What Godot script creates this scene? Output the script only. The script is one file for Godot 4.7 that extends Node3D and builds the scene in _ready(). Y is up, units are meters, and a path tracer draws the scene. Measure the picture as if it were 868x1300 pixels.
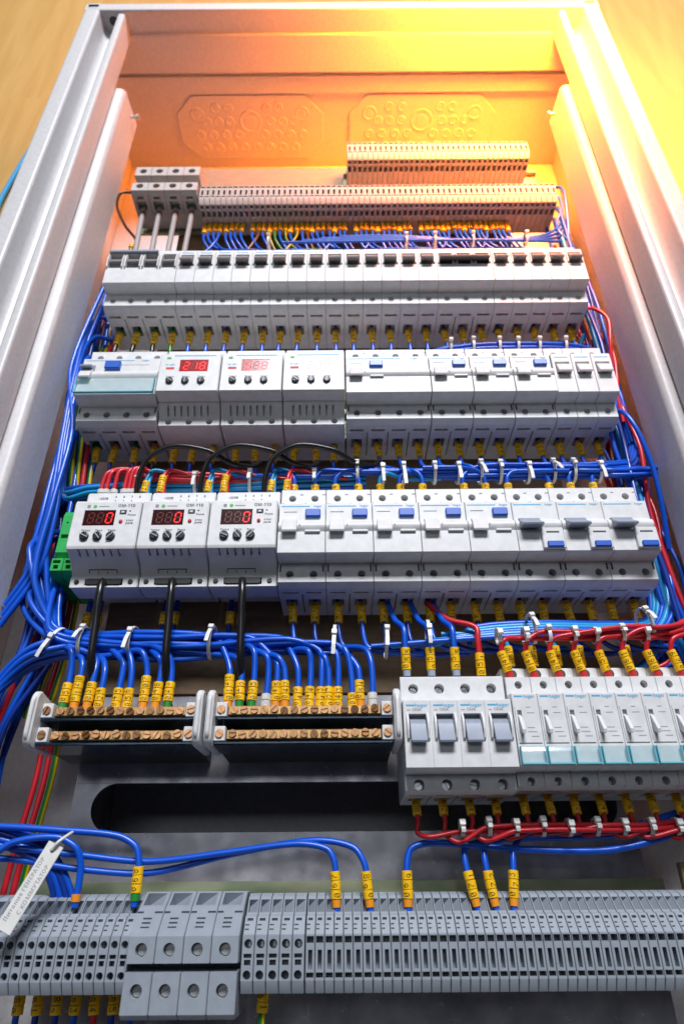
extends Node3D
# An open electrical distribution cabinet. Lengths are written in millimetres and turned into metres when a mesh is closed.
const M := 0.001
const FLOOR := 1000.0
var used := {}
var mats := {}
var texts := {}
var rng := RandomNumberGenerator.new()

# ---------------------------------------------------------------- mesh builder
class MB:
	var v := PackedVector3Array()
	var n := PackedVector3Array()
	var t := PackedVector2Array()

	func tri(a: Vector3, b: Vector3, c: Vector3, na: Vector3, nb: Vector3, nc: Vector3, ta := Vector2(), tb := Vector2(), tc := Vector2()) -> void:
		if (c - a).cross(b - a).dot(na + nb + nc) >= 0.0:
			v.append_array([a, b, c]); n.append_array([na, nb, nc]); t.append_array([ta, tb, tc])
		else:
			v.append_array([a, c, b]); n.append_array([na, nc, nb]); t.append_array([ta, tc, tb])

	# flat quad; out is only a hint for the side that faces out
	func quad(a: Vector3, b: Vector3, c: Vector3, d: Vector3, out: Vector3) -> void:
		var g := (c - a).cross(b - d).normalized()
		if g.dot(out) < 0.0: g = -g
		tri(a, b, c, g, g, g); tri(a, c, d, g, g, g)

	func quad_n(a: Vector3, b: Vector3, c: Vector3, d: Vector3, na: Vector3, nb: Vector3, nc: Vector3, nd: Vector3, ta := Vector2(), tb := Vector2(), tc := Vector2(), td := Vector2()) -> void:
		tri(a, b, c, na, nb, nc, ta, tb, tc); tri(a, c, d, na, nc, nd, ta, tc, td)

	# a closed outline in the plane U,V drawn out along W from w0 to w1, with a chamfer c at both ends
	func ext(pts: Array, U: Vector3, V: Vector3, W: Vector3, w0: float, w1: float, c := 0.3, skip := [], o := Vector3.ZERO) -> void:
		var p := PackedVector2Array(pts)
		var k := p.size()
		var area := 0.0
		for i in k: area += p[i].cross(p[(i + 1) % k])
		if area < 0.0:
			p.reverse()
			var sk := []
			for s in skip: sk.append((2 * k - 2 - int(s)) % k)
			skip = sk
		var en := PackedVector2Array()
		for i in k:
			var d := (p[(i + 1) % k] - p[i]).normalized()
			en.append(Vector2(d.y, -d.x))
		var inn := PackedVector2Array()
		for i in k:
			var a := en[(i + k - 1) % k]
			var b := en[i]
			inn.append(p[i] - (a + b) / maxf(1.0 + a.dot(b), 0.35) * c)
		for i in k:
			var j := (i + 1) % k
			var na := en[i]
			var nb := en[i]
			if en[(i + k - 1) % k].dot(en[i]) > 0.75: na = (en[(i + k - 1) % k] + en[i]).normalized()
			if en[j].dot(en[i]) > 0.75: nb = (en[j] + en[i]).normalized()
			var A := U * na.x + V * na.y
			var B := U * nb.x + V * nb.y
			var a3 := o + U * p[i].x + V * p[i].y
			var b3 := o + U * p[j].x + V * p[j].y
			if not i in skip:
				quad_n(a3 + W * (w0 + c), b3 + W * (w0 + c), b3 + W * (w1 - c), a3 + W * (w1 - c), A, B, B, A)
			if c > 0.0:
				var ia := o + U * inn[i].x + V * inn[i].y
				var ib := o + U * inn[j].x + V * inn[j].y
				var e3 := U * en[i].x + V * en[i].y
				quad(a3 + W * (w0 + c), b3 + W * (w0 + c), ib + W * w0, ia + W * w0, e3 - W)
				quad(a3 + W * (w1 - c), b3 + W * (w1 - c), ib + W * w1, ia + W * w1, e3 + W)
		var ids := Geometry2D.triangulate_polygon(inn)
		for q in range(0, ids.size(), 3):
			var a := o + U * inn[ids[q]].x + V * inn[ids[q]].y
			var b := o + U * inn[ids[q + 1]].x + V * inn[ids[q + 1]].y
			var d := o + U * inn[ids[q + 2]].x + V * inn[ids[q + 2]].y
			tri(a + W * w0, b + W * w0, d + W * w0, -W, -W, -W)
			tri(a + W * w1, b + W * w1, d + W * w1, W, W, W)

	# side outline (z, y) drawn out along x
	func prism(pts: Array, x0: float, x1: float, c := 0.3, skip := [], o := Vector3.ZERO) -> void:
		ext(pts, Vector3.BACK, Vector3.UP, Vector3.RIGHT, x0, x1, c, skip, o)

	func box(a: Vector3, b: Vector3, c := 0.3) -> void:
		var q := minf(c, 0.3 * minf(b.z - a.z, b.y - a.y))
		prism([Vector2(a.z + q, a.y), Vector2(b.z - q, a.y), Vector2(b.z, a.y + q), Vector2(b.z, b.y - q), Vector2(b.z - q, b.y), Vector2(a.z + q, b.y), Vector2(a.z, b.y - q), Vector2(a.z, a.y + q)], a.x, b.x, minf(c, 0.3 * (b.x - a.x)))

	# flat face with recessed rectangles; each rect is [u0, w0, u1, w1, depth]
	func grid_face(o: Vector3, U: Vector3, V: Vector3, out: Vector3, u0: float, u1: float, w0: float, w1: float, rects: Array) -> void:
		var us := [u0, u1]
		var ws := [w0, w1]
		for r in rects:
			us.append_array([r[0], r[2]]); ws.append_array([r[1], r[3]])
		us.sort(); ws.sort()
		for i in us.size() - 1:
			if us[i + 1] - us[i] < 0.001: continue
			for j in ws.size() - 1:
				if ws[j + 1] - ws[j] < 0.001: continue
				var cu: float = (us[i] + us[i + 1]) * 0.5
				var cw: float = (ws[j] + ws[j + 1]) * 0.5
				var hit := false
				for r in rects:
					if cu > r[0] and cu < r[2] and cw > r[1] and cw < r[3]: hit = true
				if not hit:
					quad(o + U * us[i] + V * ws[j], o + U * us[i + 1] + V * ws[j], o + U * us[i + 1] + V * ws[j + 1], o + U * us[i] + V * ws[j + 1], out)
		for r in rects:
			var dn: Vector3 = -out * r[4]
			var a: Vector3 = o + U * r[0] + V * r[1]
			var b: Vector3 = o + U * r[2] + V * r[1]
			var c: Vector3 = o + U * r[2] + V * r[3]
			var d: Vector3 = o + U * r[0] + V * r[3]
			quad(a + dn, b + dn, c + dn, d + dn, out)
			quad(a, b, b + dn, a + dn, V); quad(c, d, d + dn, c + dn, -V)
			quad(a, d, d + dn, a + dn, U); quad(b, c, c + dn, b + dn, -U)

	# rectangle with a wedge-shaped pocket [u0, w0, u1, w1]: deep at u0, flush at u1
	func wedge_face(o: Vector3, U: Vector3, V: Vector3, out: Vector3, u0: float, u1: float, w0: float, w1: float, r: Array, depth: float) -> void:
		for q in [[u0, w0, u1, r[1]], [u0, r[3], u1, w1], [u0, r[1], r[0], r[3]], [r[2], r[1], u1, r[3]]]:
			quad(o + U * q[0] + V * q[1], o + U * q[2] + V * q[1], o + U * q[2] + V * q[3], o + U * q[0] + V * q[3], out)
		var a: Vector3 = o + U * r[0] + V * r[1]
		var b: Vector3 = o + U * r[2] + V * r[1]
		var c: Vector3 = o + U * r[2] + V * r[3]
		var d: Vector3 = o + U * r[0] + V * r[3]
		var dn := -out * depth
		quad(a + dn, b, c, d + dn, out)
		quad(a, d, d + dn, a + dn, U)
		tri(a, b, a + dn, V, V, V); tri(d, c, d + dn, -V, -V, -V)

	# rectangle with one round hole at (cu, cw); the hole's wall goes down by depth, closed below; rim > 0 raises a collar
	func holed(o: Vector3, U: Vector3, V: Vector3, out: Vector3, u0: float, u1: float, w0: float, w1: float, cu: float, cw: float, r: float, depth: float, rim := 0.0, sides := 14) -> void:
		var angles := []
		for i in sides: angles.append(TAU * i / sides)
		for q in [[u0, w0], [u1, w0], [u1, w1], [u0, w1]]: angles.append(fposmod(atan2(q[1] - cw, q[0] - cu), TAU))
		angles.sort()
		var c3 := o + U * cu + V * cw
		var dn := -out * depth
		for i in angles.size():
			var a: float = angles[i]
			var b: float = angles[(i + 1) % angles.size()] + (TAU if i + 1 == angles.size() else 0.0)
			if b - a < 0.0005: continue
			var edge := []
			for q in [a, b]:
				var s := INF
				if absf(cos(q)) > 1e-6: s = minf(s, ((u1 if cos(q) > 0 else u0) - cu) / cos(q))
				if absf(sin(q)) > 1e-6: s = minf(s, ((w1 if sin(q) > 0 else w0) - cw) / sin(q))
				edge.append(c3 + (U * cos(q) + V * sin(q)) * s)
			var da := U * cos(a) + V * sin(a)
			var db := U * cos(b) + V * sin(b)
			var ro := r + rim
			quad(c3 + da * ro, c3 + db * ro, edge[1], edge[0], out)
			var up := out * rim * 0.6
			if rim > 0.0:
				quad_n(c3 + da * ro, c3 + db * ro, c3 + db * ro + up, c3 + da * ro + up, da, db, db, da)
				quad(c3 + da * ro + up, c3 + db * ro + up, c3 + db * r + up, c3 + da * r + up, out)
			quad_n(c3 + da * r + up, c3 + db * r + up, c3 + db * r + dn, c3 + da * r + dn, -da, -db, -db, -da)
			tri(c3 + da * r + dn, c3 + db * r + dn, c3 + dn, out, out, out)

	# outline (radius, distance along axis) turned about the axis
	func lathe(o: Vector3, axis: Vector3, prof: Array, sides := 14, hint := Vector3.BACK) -> void:
		var W := axis.normalized()
		if absf(hint.dot(W)) > 0.99 * hint.length(): hint = Vector3.RIGHT
		var U := (hint - W * hint.dot(W)).normalized()
		var V := W.cross(U)
		for i in prof.size() - 1:
			var p: Vector2 = prof[i]
			var q: Vector2 = prof[i + 1]
			var d := (q - p).normalized()
			var m := Vector2(d.y, -d.x)
			for k in sides:
				var a := TAU * k / sides
				var b := TAU * (k + 1) / sides
				var ra := U * cos(a) + V * sin(a)
				var rb := U * cos(b) + V * sin(b)
				var na := (ra * m.x + W * m.y).normalized()
				var nb := (rb * m.x + W * m.y).normalized()
				if na.is_zero_approx(): continue
				var ua := float(k) / sides
				var ub := float(k + 1) / sides
				if p.x < 0.001: tri(o + W * p.y, o + ra * q.x + W * q.y, o + rb * q.x + W * q.y, na, na, nb)
				elif q.x < 0.001: tri(o + ra * p.x + W * p.y, o + rb * p.x + W * p.y, o + W * q.y, na, nb, na)
				else: quad_n(o + ra * p.x + W * p.y, o + rb * p.x + W * p.y, o + rb * q.x + W * q.y, o + ra * q.x + W * q.y, na, nb, nb, na, Vector2(ua, 1), Vector2(ub, 1), Vector2(ub, 0), Vector2(ua, 0))

	func tube(pts: Array, r: float, sides := 8, cap := true) -> void:
		var k := pts.size()
		var T: Vector3 = (pts[1] - pts[0]).normalized()
		var U := T.cross(Vector3(0.31, 0.5, 0.81)).normalized()
		var ring := []
		var along := 0.0
		for i in k:
			var nt: Vector3 = T
			if i > 0 and i < k - 1: nt = (pts[i + 1] - pts[i - 1]).normalized()
			elif i == k - 1: nt = (pts[i] - pts[i - 1]).normalized()
			U = (U - nt * U.dot(nt)).normalized()
			T = nt
			var V := T.cross(U)
			if i > 0: along += (pts[i] - pts[i - 1]).length()
			var row := []
			for s in sides + 1:
				var a := TAU * s / sides
				row.append(U * cos(a) + V * sin(a))
			ring.append([row, along])
		for i in k - 1:
			for s in sides:
				var a: Vector3 = ring[i][0][s]
				var b: Vector3 = ring[i][0][s + 1]
				var c: Vector3 = ring[i + 1][0][s + 1]
				var d: Vector3 = ring[i + 1][0][s]
				var u0 := float(s) / sides
				var u1 := float(s + 1) / sides
				quad_n(pts[i] + a * r, pts[i] + b * r, pts[i + 1] + c * r, pts[i + 1] + d * r, a, b, c, d, Vector2(u0, ring[i][1] * 0.02), Vector2(u1, ring[i][1] * 0.02), Vector2(u1, ring[i + 1][1] * 0.02), Vector2(u0, ring[i + 1][1] * 0.02))
		if cap:
			for e in [0, k - 1]:
				var out: Vector3 = (pts[0] - pts[1]).normalized() if e == 0 else (pts[k - 1] - pts[k - 2]).normalized()
				for s in sides: tri(pts[e], pts[e] + ring[e][0][s] * r, pts[e] + ring[e][0][s + 1] * r, out, out, out)

	func commit() -> ArrayMesh:
		var s := PackedVector3Array()
		s.resize(v.size())
		for i in v.size(): s[i] = v[i] * 0.001
		var arr := []
		arr.resize(Mesh.ARRAY_MAX)
		arr[Mesh.ARRAY_VERTEX] = s
		arr[Mesh.ARRAY_NORMAL] = n
		arr[Mesh.ARRAY_TEX_UV] = t
		var m := ArrayMesh.new()
		m.add_surface_from_arrays(Mesh.PRIMITIVE_TRIANGLES, arr)
		return m

# ---------------------------------------------------------------- scene helpers
func at(x: float, h: float, z: float) -> Vector3:
	return Vector3(x, h + FLOOR, z) * M

func numbered(called: String) -> String:
	used[called] = used.get(called, -1) + 1
	return called if used[called] == 0 else "%s_%03d" % [called, used[called]]

func tag(o: Node, label: String, category: String, group := "") -> void:
	o.set_meta("label", label); o.set_meta("category", category)
	if group: o.set_meta("group", group)

func thing(called: String, label: String, category: String, where: Vector3, group := "") -> Node3D:
	var o := Node3D.new()
	o.name = numbered(called)
	add_child(o)
	o.position = where
	tag(o, label, category, group)
	return o

func part(called: String, mesh: Mesh, material: Material, parent: Node, where := Vector3.ZERO) -> MeshInstance3D:
	var o := MeshInstance3D.new()
	o.name = called if parent != self else numbered(called)
	o.mesh = mesh
	o.material_override = material
	parent.add_child(o, true)
	o.position = where * M
	return o

func copy(proto: Node3D, where: Vector3, label: String) -> Node3D:
	var o: Node3D = proto.duplicate()
	o.name = numbered(proto.get_meta("base"))
	add_child(o)
	o.position = where
	o.set_meta("label", label)
	return o

# the first call places the pattern itself, the later ones a copy of it
func place(proto: Node3D, where: Vector3, label: String) -> Node3D:
	if not proto.is_inside_tree():
		proto.name = numbered(proto.get_meta("base"))
		add_child(proto)
		proto.position = where
		proto.set_meta("label", label)
		return proto
	return copy(proto, where, label)

func pattern(base: String, category: String, group: String) -> Node3D:
	var o := Node3D.new()
	o.set_meta("base", base); o.set_meta("category", category)
	if group: o.set_meta("group", group)
	return o

func nth(i: int) -> String:
	var ones := ["", "first", "second", "third", "fourth", "fifth", "sixth", "seventh", "eighth", "ninth", "tenth", "eleventh", "twelfth", "thirteenth", "fourteenth", "fifteenth", "sixteenth", "seventeenth", "eighteenth", "nineteenth"]
	var tens := ["", "", "twent", "thirt", "fort", "fift", "sixt", "sevent"]
	if i < 20: return ones[i]
	if i % 10 == 0: return tens[i / 10] + "ieth"
	return tens[i / 10] + "y-" + ones[i % 10]

func surf(key: String, linear: Color, rough: float, metal := 0.0) -> StandardMaterial3D:
	var m := StandardMaterial3D.new()
	m.resource_name = key
	m.albedo_color = linear.linear_to_srgb()
	m.roughness = rough
	m.metallic = metal
	mats[key] = m
	return m

func noise_tex(freq: float, seed_: int, octaves: int, a: Color, b: Color, normal := false, strength := 4.0, size := 512) -> NoiseTexture2D:
	var f := FastNoiseLite.new()
	f.seed = seed_; f.frequency = freq; f.fractal_octaves = octaves; f.noise_type = FastNoiseLite.TYPE_SIMPLEX_SMOOTH
	var t := NoiseTexture2D.new()
	t.width = size; t.height = size; t.seamless = true; t.noise = f
	if normal:
		t.as_normal_map = true; t.bump_strength = strength
	else:
		var g := Gradient.new()
		g.set_color(0, a); g.set_color(1, b)
		t.color_ramp = g
	return t

func triplanar(m: StandardMaterial3D, per_metre: Vector3) -> void:
	m.uv1_triplanar = true
	m.uv1_world_triplanar = true
	m.uv1_scale = per_metre

func lettering(s: String, cap_mm: float) -> TextMesh:
	var key := "%s|%.2f" % [s, cap_mm]
	if not texts.has(key):
		var f := SystemFont.new()
		f.font_names = PackedStringArray(["Droid Sans"])
		f.font_weight = 700
		var t := TextMesh.new()
		t.text = s; t.font = f; t.font_size = 24; t.pixel_size = cap_mm * M / (24 * 0.71); t.depth = 0.00008; t.curve_step = 1.2
		texts[key] = t
	return texts[key]

# smooth run through the given points
func smooth(pts: Array, steps := 6) -> Array:
	var out := []
	for i in pts.size() - 1:
		var p0: Vector3 = pts[i - 1] if i > 0 else pts[i] * 2.0 - pts[i + 1]
		var p1: Vector3 = pts[i]
		var p2: Vector3 = pts[i + 1]
		var p3: Vector3 = pts[i + 2] if i + 2 < pts.size() else p2 * 2.0 - p1
		var d := p1.distance_to(p2)
		var m1 := (p2 - p0).normalized() * d * 0.85
		var m2 := (p3 - p1).normalized() * d * 0.85
		for k in steps:
			var u := float(k) / steps
			var u2 := u * u
			var u3 := u2 * u
			out.append(p1 * (2 * u3 - 3 * u2 + 1) + m1 * (u3 - 2 * u2 + u) + p2 * (3 * u2 - 2 * u3) + m2 * (u3 - u2))
	out.append(pts[-1])
	return out

func _ready() -> void:
	rng.seed = 11
	# camera: low in front of the cabinet, looking up
	var cam := Camera3D.new()
	cam.name = "camera"
	add_child(cam)
	cam.position = at(0, 0, 492)
	cam.basis = Basis(Vector3.RIGHT, deg_to_rad(31.0)) * Basis(Vector3.BACK, deg_to_rad(-0.45))
	cam.fov = 75.46
	cam.near = 0.01
	cam.far = 20.0
	cam.current = true
	var optics := CameraAttributesPhysical.new()
	optics.frustum_focal_length = 15.508
	optics.frustum_near = 0.01
	optics.frustum_far = 20.0
	optics.frustum_focus_distance = 0.45
	optics.exposure_aperture = 5.5
	cam.attributes = optics
	# surroundings: an even dim room
	var env := Environment.new()
	env.background_mode = Environment.BG_COLOR
	env.background_color = Color(0.020, 0.021, 0.025).linear_to_srgb()
	env.tonemap_mode = Environment.TONE_MAPPER_LINEAR
	env.tonemap_exposure = 1.12
	env.sdfgi_enabled = true; env.ssao_enabled = true; env.ssil_enabled = true
	var we := WorldEnvironment.new()
	we.name = "surroundings"
	we.environment = env
	add_child(we)
	# ceiling luminaire of the room, in front of the cabinet and above it
	var key := AreaLight3D.new()
	key.name = "room_luminaire"
	add_child(key)
	key.area_size = Vector2(1.6, 0.65)
	key.position = Vector3(0.36, 3.72, 2.60)
	key.look_at(Vector3(0.0, 1.25, 0.0))
	key.light_energy = 16.2
	key.light_color = Color(0.975, 0.98, 1.0)
	key.shadow_enabled = true
	# daylight from a window far behind the camera
	var window := AreaLight3D.new()
	window.name = "window_light"
	add_child(window)
	window.area_size = Vector2(1.9, 0.9)
	window.position = Vector3(-0.45, 1.95, 3.4)
	window.look_at(Vector3(0.0, 1.2, 0.0))
	window.light_energy = 1.1
	window.light_color = Color(0.93, 0.96, 1.0)
	window.shadow_enabled = true
	# warm work lamp beyond the upper corner, aimed into the top of the cabinet
	var warm := SpotLight3D.new()
	warm.name = "work_lamp_light"
	add_child(warm)
	warm.position = at(238, 888, 345)
	warm.look_at(at(300, 950, 20))
	warm.spot_angle = 74.0
	warm.spot_angle_attenuation = 1.0
	warm.light_color = Color(1.0, 0.50, 0.11)
	warm.light_energy = 3.8
	warm.light_size = 0.1
	warm.shadow_enabled = true

	materials()
	cabinet()
	rails()
	top_terminals()
	breaker_rows()
	bus_bars()
	bottom_terminals()
	wires()

func materials() -> void:
	var peel := noise_tex(0.06, 3, 2, Color.BLACK, Color.WHITE, true, 3.0)
	var grain := noise_tex(0.02, 5, 4, Color(0.93, 0.93, 0.93), Color(1, 1, 1))
	# powder coat of the cabinet
	var m := surf("powder_coat", Color(0.66, 0.65, 0.66), 0.4)
	m.normal_enabled = true; m.normal_texture = peel; m.normal_scale = 0.22
	m.albedo_texture = grain
	triplanar(m, Vector3(16, 16, 16))
	# moulded plastics
	for q in [["white_plastic", Color(0.74, 0.745, 0.75), 0.42], ["relay_plastic", Color(0.78, 0.785, 0.79), 0.4], ["grey_plastic", Color(0.31, 0.35, 0.40), 0.4], ["pale_terminal", Color(0.50, 0.475, 0.455), 0.45], ["lever_grey", Color(0.29, 0.335, 0.42), 0.36], ["lever_dim", Color(0.30, 0.28, 0.28), 0.4], ["lever_dark", Color(0.13, 0.12, 0.12), 0.4], ["dark_plastic", Color(0.05, 0.045, 0.045), 0.5], ["green_plastic", Color(0.02, 0.42, 0.09), 0.42], ["nylon", Color(0.80, 0.80, 0.77), 0.35]]:
		var p := surf(q[0], q[1], q[2])
		p.albedo_texture = grain
		triplanar(p, Vector3(9, 9, 9))
	mats["nylon"].subsurf_scatter_enabled = false
	surf("black_plastic", Color(0.012, 0.012, 0.013), 0.4)
	surf("blue_button", Color(0.015, 0.11, 0.55), 0.35)
	surf("ink", Color(0.06, 0.06, 0.07), 0.7)
	surf("ink_grey", Color(0.25, 0.25, 0.27), 0.7)
	surf("ink_faint", Color(0.36, 0.36, 0.38), 0.7)
	surf("ink_blue", Color(0.05, 0.36, 0.62), 0.6)
	surf("ink_red", Color(0.6, 0.05, 0.05), 0.6)
	surf("ink_green", Color(0.08, 0.45, 0.06), 0.6)
	surf("display_window", Color(0.035, 0.004, 0.005), 0.2)
	surf("segment_off", Color(0.10, 0.010, 0.010), 0.4)
	var lit := surf("segment_lit", Color(0.5, 0.02, 0.02), 0.4)
	lit.emission_enabled = true
	lit.emission = Color(1.0, 0.06, 0.05)
	lit.emission_energy_multiplier = 1.6
	var glow := surf("display_glow", Color(0.09, 0.006, 0.008), 0.2)
	glow.emission_enabled = true
	glow.emission = Color(1.0, 0.10, 0.10)
	glow.emission_energy_multiplier = 0.3
	var teal := surf("teal_cover", Color(0.35, 0.72, 0.80, 1.0), 0.12)
	teal.transparency = BaseMaterial3D.TRANSPARENCY_ALPHA
	teal.albedo_color.a = 0.10
	surf("teal_edge", Color(0.16, 0.50, 0.60), 0.2)
	var tealdark := surf("blue_clear_base", Color(0.002, 0.022, 0.05, 1.0), 0.12)
	tealdark.transparency = BaseMaterial3D.TRANSPARENCY_ALPHA
	tealdark.albedo_color.a = 0.75
	# metals
	surf("screw_steel", Color(0.60, 0.60, 0.60), 0.28, 0.75)
	surf("brass", Color(0.62, 0.38, 0.16), 0.38, 0.8)
	surf("brass_screw", Color(0.55, 0.29, 0.14), 0.24, 0.85)
	var zinc := surf("galvanised", Color(0.60, 0.585, 0.61), 0.3, 0.45)
	zinc.albedo_texture = noise_tex(0.012, 9, 4, Color(0.72, 0.72, 0.74), Color(1, 1, 1))
	zinc.roughness_texture = noise_tex(0.03, 19, 3, Color(0.55, 0.55, 0.55), Color(1, 1, 1))
	triplanar(zinc, Vector3(5, 5, 5))
	var rail := surf("rail_zinc", Color(0.46, 0.46, 0.34), 0.3, 0.6)
	rail.albedo_texture = noise_tex(0.01, 29, 3, Color(0.7, 0.78, 0.7), Color(1, 1, 0.95))
	triplanar(rail, Vector3(4, 8, 8))
	# board behind the rails, wood wall
	var board := surf("tan_board", Color(0.30, 0.20, 0.11), 0.6)
	board.albedo_texture = noise_tex(0.03, 31, 4, Color(0.84, 0.84, 0.84), Color(1, 1, 1))
	triplanar(board, Vector3(3, 12, 3))
	var wood := surf("wood_wall", Color(0.60, 0.37, 0.12), 0.45)
	wood.albedo_texture = wood_image()
	triplanar(wood, Vector3(1.4, 1.4, 1.4))
	# wires
	for q in [["blue", Color(0.004, 0.088, 0.58)], ["navy", Color(0.006, 0.04, 0.30)], ["cyan", Color(0.02, 0.30, 0.62)], ["red", Color(0.58, 0.018, 0.03)], ["black", Color(0.010, 0.010, 0.011)], ["brown", Color(0.12, 0.045, 0.02)], ["grey", Color(0.36, 0.35, 0.35)], ["green", Color(0.03, 0.22, 0.03)]]:
		surf("wire_" + q[0], q[1], 0.28)
	var yg := surf("wire_yellow_green", Color(1, 1, 1), 0.3)
	var im := Image.create(16, 2, false, Image.FORMAT_RGB8)
	for x in 16:
		for y in 2: im.set_pixel(x, y, Color(0.85, 0.70, 0.05) if (x / 4) % 2 == 0 else Color(0.06, 0.42, 0.10))
	yg.albedo_texture = ImageTexture.create_from_image(im)
	surf("collar_orange", Color(0.85, 0.30, 0.015), 0.4)
	surf("collar_green", Color(0.015, 0.24, 0.04), 0.4)
	surf("collar_red", Color(0.6, 0.03, 0.03), 0.4)
	surf("collar_grey", Color(0.35, 0.40, 0.48), 0.35)
	surf("collar_white", Color(0.6, 0.6, 0.6), 0.4)
	surf("collar_brown", Color(0.20, 0.075, 0.04), 0.4)
	var glyphs := ["01110100011001110101110011000101110", "00100011000010000100001000010001110", "01110100010000100010001000100011111", "11111000100010000010000011000101110", "00010001100101010010111110001000010", "11111100001111000001000011000101110", "00110010001000011110100011000101110", "11111000010001000100010000100001000", "01110100011000101110100011000101110", "01110100011000101111000010001001100"]
	for d in 10:
		var tex := Image.create(104, 30, false, Image.FORMAT_RGB8)
		tex.fill(Color(0.97, 0.76, 0.05))
		for r in 7:
			for c in 5:
				if glyphs[d][r * 5 + c] == "1":
					# the figure lies on its side: its top points round the wire
					for cx in [52]:
						tex.fill_rect(Rect2i(cx - 10 + r * 3, 22 - c * 3, 3, 3), Color(0.06, 0.05, 0.04))
		var k := surf("marker_%d" % d, Color(1, 1, 1), 0.42)
		k.albedo_texture = ImageTexture.create_from_image(tex)
	var wt := Image.create(104, 30, false, Image.FORMAT_RGB8)
	wt.fill(Color(0.85, 0.85, 0.83))
	for i in 9: wt.fill_rect(Rect2i(40 + (i * 7) % 24, 2 + i * 3, 8, 1), Color(0.15, 0.15, 0.15))
	surf("marker_white", Color(1, 1, 1), 0.5).albedo_texture = ImageTexture.create_from_image(wt)

func wood_image() -> ImageTexture:
	var f := FastNoiseLite.new()
	f.seed = 4; f.frequency = 0.012; f.fractal_octaves = 3
	var g := FastNoiseLite.new()
	g.seed = 8; g.frequency = 0.05; g.fractal_octaves = 3
	var im := Image.create(512, 512, false, Image.FORMAT_RGB8)
	for y in 512:
		for x in 512:
			var w := f.get_noise_2d(x * 1.0, y * 0.12) * 1.2
			var line := 0.5 + 0.5 * sin((x * 0.09 + w * 9.0))
			var fine := g.get_noise_2d(x * 4.0, y * 0.25)
			var k := 0.93 + 0.03 * line + 0.03 * fine
			im.set_pixel(x, y, Color(k, k * (0.97 + 0.02 * line), k * (0.93 + 0.05 * line)))
	return ImageTexture.create_from_image(im)

func arc(c: Vector2, r: float, a0: float, a1: float, k := 6) -> Array:
	var out := []
	for i in k + 1:
		var a := deg_to_rad(lerpf(a0, a1, float(i) / k))
		out.append(c + Vector2(cos(a), sin(a)) * r)
	return out

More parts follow.
